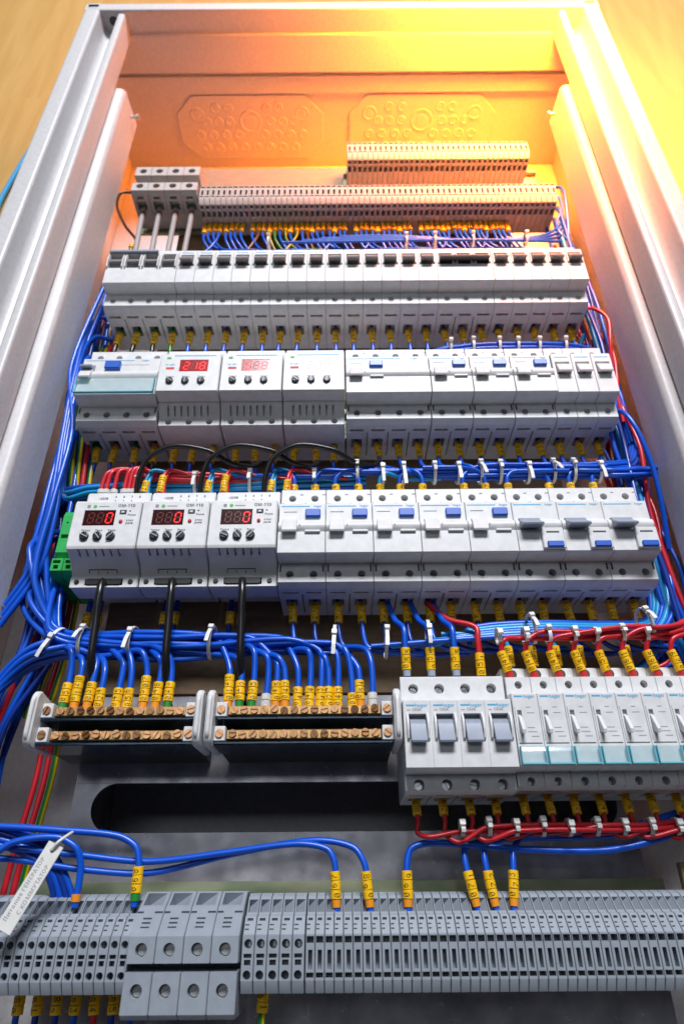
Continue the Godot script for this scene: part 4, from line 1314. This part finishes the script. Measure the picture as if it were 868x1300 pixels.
func second_row_wires() -> void:
	var xs := []
	for i in 4: xs.append([-220.0 + 16.65 * (i + 0.5), "cover"])
	for r in 3:
		for i in 3: xs.append([-153.0 + 52.2 * r + 8.9 + 17.0 * i, "relay"])
	for i in 4: xs.append([4.2 + 17.6 * (i + 0.5), "right"])
	for i in 6: xs.append([75.2 + 17.2 * (i + 0.5), "right"])
	for i in 3: xs.append([179.0 + 17.0 * (i + 0.5), "right"])
	for i in xs.size():
		var x: float = xs[i][0]
		var lab := "wire with yellow rings under the second row, %s from the teal-covered end" % nth(i + 1)
		if xs[i][1] == "right":
			var l := lane(i % 12, 3.7)
			var lean := rj(2.5)
			wire([V(x, 350, 31), V(x + lean, 322, 35), V(x + lean + 5, 313 + l.x * 0.5, 41), V(x + 22, 304 + l.x, 45 + l.y), V(maxf(x + 60, 150), 303 + l.x, 46 + l.y), V(212, 304 + l.x, 46 + l.y), V(236, 311 + l.x, 40 + l.y), V(250, 330 + l.x * 2, 30 + l.y)], 1.75, "blue", "blue " + lab, "wires under the second breaker row", num(20 + i * 9), "", 5.0, 5.4)
		else:
			var col := "black" if i == 3 else "navy"
			wire([V(x, 350, 30), V(x + rj(2), 324, 31), V(x + rj(3), 308, 22), V(x + rj(3), 276, 4.6)], 1.75, col, ("black " if i == 3 else "dark blue ") + lab, "wires under the second breaker row", num(15 + i * 8), "green" if i % 2 == 0 else "orange", 3.0, 5.2)
	for i in 11: tie(V(14 + i * 19.4 + rj(3), 304, 46), V(1, 0.02, 0), 8.6, 8.6, "white cable tie on the blue bundle above the third row, %s from the power limiters" % nth(i + 1), 5.0 + 8.0 * (i % 3))

func third_row_tops() -> void:
	for i in 16:
		if i in [7, 11, 15]: continue
		var x := -46.3 + 17.0 * (i + 0.5)
		var l := lane(i % 12, 3.7)
		var dir := 1.0 if i % 3 else -1.0
		wire([V(x, 272, 47), V(x + rj(1.5), 296, 50), V(x + dir * 6, 303 + l.x * 0.4, 50), V(x + dir * 22, 303 + l.x, 46 + l.y), V(x + dir * 50, 303 + l.x, 46 + l.y)], 1.9, "blue" if i != 4 else "cyan", "%sblue wire with yellow rings entering the third row top, %s from the power limiters" % ["" if i != 4 else "light ", nth(i + 1)], "wires entering the tops of the third row", num(31 + i * 5).substr(0, 2), "", 8.5, 5.2)
	# red and light blue bundle over the power limiters
	for i in 7:
		var l := lane(i, 4.2)
		wire([V(-236 + i * 1.5, 270 + i * 14, 24 + i * 3), V(-228, 294 + l.x, 34), V(-205, 296 + l.x, 36 + l.y), V(-150, 296 + l.x, 38 + l.y), V(-90, 297 + l.x + rj(1.5), 38 + l.y), V(-45, 299 + l.x, 38 + l.y), V(-10, 302 + l.x, 36 + l.y), V(20, 303 + l.x, 36 + l.y)], 1.9, "cyan" if i in [0, 2, 3, 5] else "blue", "%s wire of the bundle over the power limiters, %s from its core" % ["light blue" if i in [0, 2, 3, 5] else "blue", nth(i + 1)], "")
	for i in 6:
		var x: float = [-189, -185, -179, -171, -167.5, -164][i]
		wire([V(x, 274, 54), V(x, 291, 55), V(x + 2.5, 301 + i, 55), V(x + 12, 308 - (i % 3) * 2.5, 50 - (i % 2) * 4), V(-136, 305 - (i % 3) * 3, 44 + (i % 2) * 4), V(-95, 305 - (i % 3) * 3, 44), V(-55, 304 - i, 40), V(-25, 305, 30)], 1.75, "red", "red wire arching into the power limiter beside the green terminals, %s" % nth(i + 1), "", "w", "white", 3.0, 3.5)
	for g in 3:
		for k in 2:
			var x: float = -154.5 + 49.8 * g + 12.5 * k
			for s in 2:
				var xx := x + s * 3.2 - 1.6
				if s == 0: wire([V(xx, 274, 54), V(x, 296, 55), V(x + 4, 305, 52), V(x + 22, 303, 46), V(x + 48, 301 + k, 42)], 1.6, "cyan" if k == 0 else "red", "%s wire with yellow rings into %s" % [["light blue", "red"][k], ["the power limiter beside the green terminals", "the middle power limiter", "the power limiter beside the blue-button breakers"][g]], "", ["16", "021", "35", "025", "07", "48"][g * 2 + k], "", 8.0, 5.0)
				else: wire([V(xx + 0.8, 274, 53), V(x + 1.6, 292, 54), V(x + 2.2, 300, 52)], 1.5, "cyan" if k == 0 else "red", "short second %s wire at %s" % [["light blue", "red"][k], ["the power limiter beside the green terminals", "the middle power limiter", "the power limiter beside the blue-button breakers"][g]], "")
		var bx := -160.0 + 49.8 * g
		wire([V(bx, 272, 55), V(bx + 0.5, 292, 61), V(bx + 7, 308, 65), V(bx + 26, 318, 67), V(bx + 54, 315, 64), V(bx + 72, 308, 56), V(bx + 86, 312, 46), V(bx + 92, 322, 38)], 2.1, "black", "black wire arching over %s" % ["the power limiter beside the green terminals", "the middle power limiter", "the power limiter beside the blue-button breakers"][g], "black arching wires over the power limiters")
	for i in 4: tie(V([-163, -118, -74, -22][i], 298, 40), V(1, 0, 0), 11.0, 11.0, "white cable tie on the red and light blue bundle, %s from the green terminals" % nth(i + 1), 10.0)

func third_row_wires() -> void:
	for i in 16:
		var x := -46.3 + 17.0 * (i + 0.5)
		var l := lane(i % 7, 3.9)
		var lean := rj(2.0)
		wire([V(x, 201, 31), V(x + lean, 172, 35), V(x + lean + 3, 162 + l.x * 0.3, 36), V(x + 16, 158 + l.x * 0.6, 34 + l.y), V(x + 44, 158 + l.x * 0.6, 33 + l.y)], 1.85, "navy" if i % 3 else "blue", "%s wire with yellow rings under the third row, %s from the power limiters" % ["dark blue" if i % 3 else "blue", nth(i + 1)], "wires under the third row", num(70 + i * 3), "", 4.5, 5.4)
	for g in 3:
		var cx := -171.2 + 49.8 * g
		wire([V(cx, 202.5, 57), V(cx + 0.5, 201, 64), V(cx + 1.5, 190, 67), V(cx + 2, 172, 65), V(cx + 3, 145, 63), V(cx + 4, 124, 52), V(cx + 5, 112, 40)], 2.7, "black", "thick black cable hanging from %s" % ["the power limiter beside the green terminals", "the middle power limiter", "the power limiter beside the blue-button breakers"][g], "thick black cables under the power limiters")
		for k in 2:
			var x := cx - 13.0 + k * 8.5 - (8.0 if g == 0 else 0.0)
			wire([V(x, 203, 24), V(x, 172, 26), V(x + 4, 160, 34), V(x + 24, 157 + k * 3, 44)], 1.9, "blue" if g == 0 else "navy", "wire with yellow rings hidden under %s, %s" % [["the power limiter beside the green terminals", "the middle power limiter", "the power limiter beside the blue-button breakers"][g], ["first", "second"][k]], "", num(54 + g * 7 + k).substr(1), "", 10.0, 5.0)

func bar_wires() -> void:
	var xa := [-183, -175, -166.5, -159, -148, -140.5, -130.5, -122.5, -114.5]
	var da := ["053", "0120", "030", "024", "045", "056", "0507", "048", "023"]
	var ca := ["green", "orange", "orange", "", "", "", "orange", "orange", "green"]
	var xb := [-75, -67.5, -60, -51, -44.5, -38, -30, -22.5, -15.5, -10, -4, 6, 11, 19]
	var db := ["0121", "022", "035", "ww", "045", "047", "045", "044", "043", "024", "043", "00", "054", "ww"]
	var cb := ["orange", "green", "green", "", "orange", "orange", "", "", "", "", "", "", "orange", ""]
	for k in 2:
		var xs: Array = xa if k == 0 else xb
		for i in xs.size():
			var x: float = xs[i]
			var n := i + k * 9
			var l := lane((n * 5) % 19, 4.4)
			l.x *= 0.75
			var digits: String = da[i] if k == 0 else db[i]
			var collar: String = ca[i] if k == 0 else cb[i]
			var lean := rj(3.0)
			var r := 2.15
			var z0 := 59.0 + rj(1.0)
			var up := 113.0 + (4.0 if i % 3 == 1 else 0.0)
			var pts := [V(x, 109, z0), V(x + lean * 0.4, up + 24, z0 - 1), V(x + lean - 4, 150 + rj(4), 57 + rj(2)), V(x - 20 + rj(6), 158 + l.x + rj(1.5), 51 + l.y * 0.7)]
			if x > -150: pts.append(V((x - 200) * 0.5, 158.5 + l.x + rj(5.0), 50 + l.y * 0.8 + rj(4)))
			if n % 4 == 2 or n % 9 == 4:  # comes up from below along the cabinet side
				pts.append_array([V(-190, 158 + l.x, 50 + l.y * 0.8), V(-212, 149 + l.x, 54 + l.y), V(-230, 128 + l.x, 58), V(-240 - n * 0.2, 96, 60), V(-241, 30, 56)])
			else:
				var sx := -234.0 + (n % 6) * 4.4
				var sz := 22.0 + (n % 5) * 8.5
				pts.append_array([V(-186, 160 + l.x, 50 + l.y * 0.8), V(-204 + rj(3), 167 + l.x, 50 + l.y), V(sx - 1, 196 + (n % 4) * 11, sz + 4)])
				if n % 3 == 0:  # right up the side of the cabinet
					pts.append_array([V(sx + rj(4), 262 + rj(10), sz + 4), V(sx - 3 + rj(4), 335 + rj(12), sz), V(-240 + rj(3), 420, sz - 4 + rj(5)), V(-243 + (n % 5) * 2.5, 500 + n * 4, sz - 10)])
				else:           # back behind the third row
					pts.append_array([V(sx + 2 + rj(4), 232 + (n % 4) * 9, sz * 0.6), V(sx + 8 + rj(5), 268 + rj(12), 9), V(sx + 26, 300 + rj(10), 5)])
			wire(pts, r, "blue", "blue wire into the brass bars, %s on the bar %s" % [nth(i + 1), ["nearest the cabinet side", "beside the four-pole breaker"][k]], "blue wires of the brass terminal bars", digits, collar, 3.6, 4.3)
	for i in 6: tie(V([-199, -180, -146, -91, -6, 30][i], 160, 50), V(1, -0.05 if i > 0 else -0.4, 0), 11.0, 11.5, "white cable tie on the blue bundle above the brass bars, %s from the cabinet side" % nth(i + 1), 14.0)

func fourth_row_wires() -> void:
	for i in 4:
		var x := 37.0 + 16.9 * (i + 0.5)
		var red := i == 3
		wire([V(x - 2, 124, 46), V(x - 2.5, 160, 51), V(x - 3, 170, 50), V(x - 8 if not red else x - 20, 178, 44), V(x - 12 if not red else x - 34, 196, 34)], 2.1, "red" if red else "blue", "%s wire with yellow rings into the four-pole breaker, %s from the brass bars" % ["red" if red else "blue", nth(i + 1)], "", "055" if i < 3 else "051", "grey" if not red else "", 12.0, 5.0)
	for i in 8:
		var x := 105.6 + 16.35 * i + 4.5
		var lz := 58.0 + (i % 3) * 3.2
		wire([V(x + 1, 130.5, 58.5), V(x - 3.5, 148, 60), V(x - 1, 156, 62), V(x + 10, 158.5 + (i % 2) * 3.4, lz), V(minf(x + 50, 222), 158 + (i % 3) * 3, lz), V(240, 162 + i * 1.5, lz - 4), V(262, 166 + i * 4, lz - 10), V(285, 172 + i * 5, lz - 20)], 1.7, "red", "red wire with yellow rings into a covered breaker, %s from the four-pole breaker" % nth(i + 1), "red wires into the covered breakers", num(41 + i * 4), "red", 0.5, 4.6)
		if i < 4 or i == 5:
			wire([V(x + 6, 136, 44), V(x + 5, 156, 46), V(x + 2, 164, 46), V(x - 14, 167, 44), V(x - 40, 168, 42)], 1.8, "blue" if i % 2 else "cyan", "%s wire with yellow rings behind the red ones, %s from the four-pole breaker" % ["blue" if i % 2 else "light blue", nth(i + 1)], "", num(50 + i), "", 7.0, 4.6)
	# light blue and blue run above the red wires
	for i in 6:
		var c := "cyan" if i in [1, 3, 4] else "blue"
		wire([V(20 + i * 14, 160, 40), V(90, 163 + i * 1.8, 46 - i), V(140, 164 + i * 2.4, 50 - i * 1.5), V(190, 164 + i * 2.4, 50 - i * 2), V(222, 166 + i * 3.0, 46 - i * 2), V(240 - i, 186 + i * 6, 42 - i * 3), V(248 - i * 1.5, 230 + i * 8, 36 - i * 3), V(246, 300, 26)], 2.0, c, "%s wire sweeping from the fourth row up the cabinet side, %s up" % ["light blue" if c == "cyan" else "blue", nth(i + 1)], "")
	for i in 7: tie(V([106, 124, 140, 157, 172, 190, 206][i], 159.5, 60), V(1, 0.05, 0), 5.0, 5.2, "white cable tie on the red wires above the covered breakers, %s from the four-pole breaker" % nth(i + 1), 4.0 * (i % 2))
	for i in 3: tie(V([60, 132, 210][i], 167 + i, 46 + i * 5), V(1, 0.1 * i, 0), 9.0 + i, 8.0 + i, "larger white cable tie on the light blue run, %s from the brass bars" % nth(i + 1), 10.0)
	# red wires under the row
	for i in 12:
		var x := 37.0 + 16.9 * (i + 0.5) if i < 4 else 105.6 + 16.35 * (i - 4 + 0.5)
		if x > 232: break
		var y0 := 67.0
		wire([V(x, y0, 33), V(x + rj(1.0), y0 - 21, 38), V(x + 1.0 + rj(1.5), y0 - 27 + rj(1.5), 39), V(x + 7 + rj(2), 37.0 + rj(2.5), 42), V(x + 26, 40.5 + (i % 2) * 2.4, 42 + (i % 3) * 2), V(maxf(x + 40, 190), 41 + (i % 2) * 2.6, 40 + (i % 3) * 2), V(238, 46 + i, 40), V(262, 52 + i * 2, 32)], 1.5, "red", "red wire with yellow rings under the fourth row, %s from the brass bars" % nth(i + 1), "red wires under the fourth row", num(60 + i * 2), "", 3.0, 4.6)
	for i in 9: tie(V(72 + i * 16.5, 42.5, 42), V(1, 0.02, 0), 4.4, 4.6, "white cable tie on the red wires under the fourth row, %s from the plate slot" % nth(i + 1), 3.0)

func bottom_wires() -> void:
	var B := "blue wires of the bottom terminal row"
	wire([V(-124, 2, 39), V(-124.5, 24, 39), V(-128, 34, 39), V(-140, 40, 40), V(-175, 43, 44), V(-215, 45, 48), V(-250, 44, 50)], 2.1, "blue", "blue wire with green collar and yellow rings beside the bottom clamp terminals", B, "068", "green", 3.0, 4.6)
	wire([V(-159, 2, 39), V(-159, 22, 40), V(-163, 33, 42), V(-176, 39, 44), V(-200, 36, 48), V(-214, 26, 50), V(-240, 18, 50)], 2.1, "blue", "blue wire with bare orange collar in the bottom terminal row", B, "", "orange", 3.0)
	wire([V(-5, -2, 38), V(-6, 24, 38), V(-11, 32, 37), V(-30, 35, 36), V(-70, 31, 34), V(-120, 26, 34), V(-165, 30, 38), V(-215, 34, 44), V(-245, 30, 46)], 1.95, "blue", "blue wire with yellow rings, first beyond the wide bottom terminals", B, "067", "orange", 3.0, 4.8)
	wire([V(15, -2, 38), V(12.5, 22, 38), V(5, 33, 36), V(-20, 37, 34), V(-70, 30, 30), V(-120, 20, 30), V(-160, 22, 34), V(-210, 28, 40), V(-245, 22, 44)], 1.95, "blue", "blue wire with yellow rings, second beyond the wide bottom terminals", B, "068", "orange", 3.0, 4.8)
	wire([V(37, -2, 38), V(37.5, 22, 38), V(41, 32, 37), V(56, 35, 36), V(110, 31, 36), V(160, 30, 38), V(197, 37, 40), V(225, 48, 40), V(260, 56, 34)], 2.1, "blue", "blue wire with yellow rings, third beyond the wide bottom terminals", B, "069", "orange", 3.0, 4.8)
	for i in 3:
		var x: float = [78, 89, 99][i]
		var lean: float = [-4.5, -3.5, 3.0][i]
		wire([V(x, -2, 38), V(x + lean, 22, 37), V(x + lean * 1.2 + 2, 32, 34), V(x + 14, 37 + i, 29), V(x + 40, 38 + i * 1.5, 26), V(180, 40 + i * 2, 24), V(230, 50 + i * 3, 26), V(262, 60, 26)], 1.95, "blue", "blue wire with yellow rings, %s of the close group of three in the bottom row" % nth(i + 1), B, ["071", "072", "073"][i], "orange", 3.0, 4.8)
	for i in 4:
		wire([V(-170 + i * 6, -40, 30), V(-175 + i * 4, 5, 30), V(-184, 24 + i * 4, 36), V(-205, 34 + i * 3, 42), V(-232, 40 + i * 5, 46), V(-244, 80 + i * 10, 46)], 2.0, "blue" if i % 2 else "navy", "%s wire running up behind the white tag, %s" % ["blue" if i % 2 else "dark blue", nth(i + 1)], "")
	for i in 7:
		var x := -190.0 + i * 11.0
		wire([V(x, -34, 16), V(x + 1, -62, 17), V(x + rj(8), -90, 14), V(x + rj(10), -170, 10)], 1.9, ["blue", "navy", "navy", "blue", "red", "navy", "blue"][i], "wire with yellow rings hanging under the bottom round-hole terminals, %s from the cabinet side" % nth(i + 1), "wires under the bottom row", num(80 + i), "", 3.0, 4.6)
	wire([V(-46, -36, 34), V(-47, -60, 34), V(-48, -110, 24)], 1.9, "yellow_green", "yellow-green wire with rings under the wide bottom terminals", "", "81", "", 3.0, 4.8)
	# white tag on a strap
	var o := thing("name_tag", "white plastic tag with two printed lines hanging over the bottom terminals", "tag", at(-169, 31, 62))
	o.rotation = Vector3(deg_to_rad(-4), 0, deg_to_rad(-24))
	var b := MB.new()
	b.box(Vector3(-5.0, -44, 0), Vector3(5.0, 3, 0.9), 0.2)
	part("plate", b.commit(), mats.nylon, o)
	b = MB.new()
	b.lathe(Vector3(0, -0.5, 0.85), Vector3.BACK, [Vector2(1.5, 0), Vector2(1.4, 0.1), Vector2(0, 0.1)], 10)
	part("eyelet", b.commit(), mats.ink_grey, o)
	for q in [["Питание ГЕНЕРАТОР", -2.3, -22.5], ["С КОММУТАТОР", 2.4, -21.0]]:
		var t := part("lettering", lettering(q[0], 2.4), mats.ink_faint, o, Vector3(q[1], q[2], 0.92))
		t.rotation.z = PI / 2
	b = MB.new()
	b.tube(smooth([V(0, -0.5, 1.4), V(1.2, 4, 3), V(2.6, 9, 0), V(2, 12, -6)]), 0.9, 6)
	part("strap", b.commit(), mats.nylon, o)

func side_wires() -> void:
	# cabinet side by the wood wall: earth and red wires low down
	for i in 3:
		var x: float = [-214, -203, -208][i]
		wire([V(x, 120, 6), V(x + 1, 80, 5), V(x - 3, 30, 5), V(x - 6, -40, 5)], 2.0, ["red", "yellow_green", "red"][i], "%s wire dropping behind the brass bars at the cabinet side, %s" % [["red", "yellow-green", "red"][i], nth(i + 1)], "")
	for i in 4:
		var x := -226.0 + i * 5.0
		wire([V(x - 8, 500 + i * 8, 8), V(x - 7, 440, 30), V(x - 4, 370, 40 - i * 4), V(x, 300, 30), V(x + 4, 230, 14 + i), V(x + 1, 170, 6), V(x - 4, 120, 6)], 2.1, ["yellow_green", "yellow_green", "red", "yellow_green"][i], "%s wire rising behind the green terminals, %s" % [["yellow-green", "yellow-green", "red", "yellow-green"][i], nth(i + 1)], "")
	for i in 3:
		wire([V(-226 + i * 3, 505 - i * 26, 24), V(-236 + i, 500 - i * 26, 34), V(-240 + i * 2, 470 - i * 20, 44), V(-236 + i * 2, 400, 52), V(-231 + i * 2, 330, 54), V(-227 + i * 3, 262, 54), V(-232 + i * 4, 215, 52), V(-244, 190 - i * 8, 48)], 2.1, "blue", "blue wire bending out beside the first and second rows at the cabinet side, %s" % nth(i + 1), "")
	for i in 10:
		var x := -243.0 + (i % 4) * 5.5
		var z := 8.0 + (i / 4) * 14.0
		wire([V(x + rj(4), 560 - i * 9, z), V(x + rj(6), 470, z + rj(5)), V(x + 4 + rj(7), 400, z + rj(5)), V(x + 5 + rj(8), 330, z + rj(6)), V(x + 6 + rj(8), 262, z + rj(6)), V(x + 8 + rj(9), 205, z + rj(4)), V(x + 12 + rj(6), 165, z), V(x - 6 + rj(8), 110, z), V(x - 8, 40, z)], 2.0, ["blue", "navy", "blue", "blue", "navy", "red", "blue", "navy", "blue", "navy"][i], "%s wire weaving past the green terminals, %s from the back" % [["blue", "dark blue", "blue", "blue", "dark blue", "red", "blue", "dark blue", "blue", "dark blue"][i], nth(i + 1)], "")
	for i in 8:
		var x := 233.0 + (i % 4) * 5.5
		var z := 14.0 + (i / 4) * 20.0
		wire([V(x, 520 - i * 12, z), V(x + rj(8), 450, z + rj(8)), V(x + rj(8), 390, z + rj(8)), V(x + rj(9), 330, z + rj(8)), V(x + 3 + rj(8), 275, z + rj(8)), V(x + 4 + rj(7), 220, z + rj(6)), V(x + 2 + rj(6), 175, z), V(x - 14 + rj(6), 150, z - 6), V(x - 40, 140 + i, z - 10)], 1.9, ["blue", "red", "blue", "red", "cyan", "blue", "red", "blue"][i], "%s wire weaving down past the ends of the breaker rows, %s from the back" % [["blue", "red", "blue", "red", "light blue", "blue", "red", "blue"][i], nth(i + 1)], "")
	# the other side: blue, red and light blue uprights
	for i in 17:
		var c: String = ["blue", "red", "blue", "cyan", "blue", "red", "blue", "blue", "red", "navy", "blue", "red", "blue", "cyan", "blue", "red", "navy"][i]
		var x := 235.0 + (i % 4) * 5.0
		var z := 8.0 + (i / 4) * 10.5
		var pts := [V(x + rj(3), 470 + (i % 5) * 48, z - 4), V(x + rj(5), 440, z + rj(4)), V(x + rj(6), 385, z + rj(5)), V(x + rj(7), 330, z + rj(5)), V(x + rj(6), 270, z + rj(4)), V(x + 2 + rj(5), 215, z), V(x + 3 + rj(3), 170, z - 3), V(x + 14, 120, z - 8)]
		wire(pts, 1.9, c, "%s upright wire beside the breaker row ends, %s counted from the back" % [{"blue": "blue", "red": "red", "cyan": "light blue", "navy": "dark blue"}[c], nth(i + 1)], "upright wires beyond the breaker rows")
	wire([V(228, 492, 40), V(238, 488, 52), V(248, 470, 56), V(245, 440, 54), V(243, 410, 46), V(244, 360, 40)], 1.7, "red", "red wire looping out at the end of the first breaker row", "")
	wire([V(227, 362, 46), V(233, 354, 62), V(239, 332, 66), V(246, 300, 60), V(249, 270, 52), V(251, 236, 40)], 2.0, "blue", "blue wire crossing the bundle at the end of the second row", "")
	wire([V(238, 700, 24), V(247, 705, 34), V(251, 690, 40), V(248, 640, 36), V(245, 610, 34), V(247, 560, 40), V(249, 500, 44), V(250, 440, 40), V(252, 380, 32)], 1.8, "blue", "blue wire curling round the end of the long top terminal row", "")
	wire([V(236, 690, 20), V(244, 690, 34), V(246, 665, 36), V(236, 640, 34), V(236, 622, 36), V(246, 606, 34), V(252, 560, 30), V(254, 470, 24)], 1.6, "blue", "second blue wire curling at the long top terminal row's end", "")
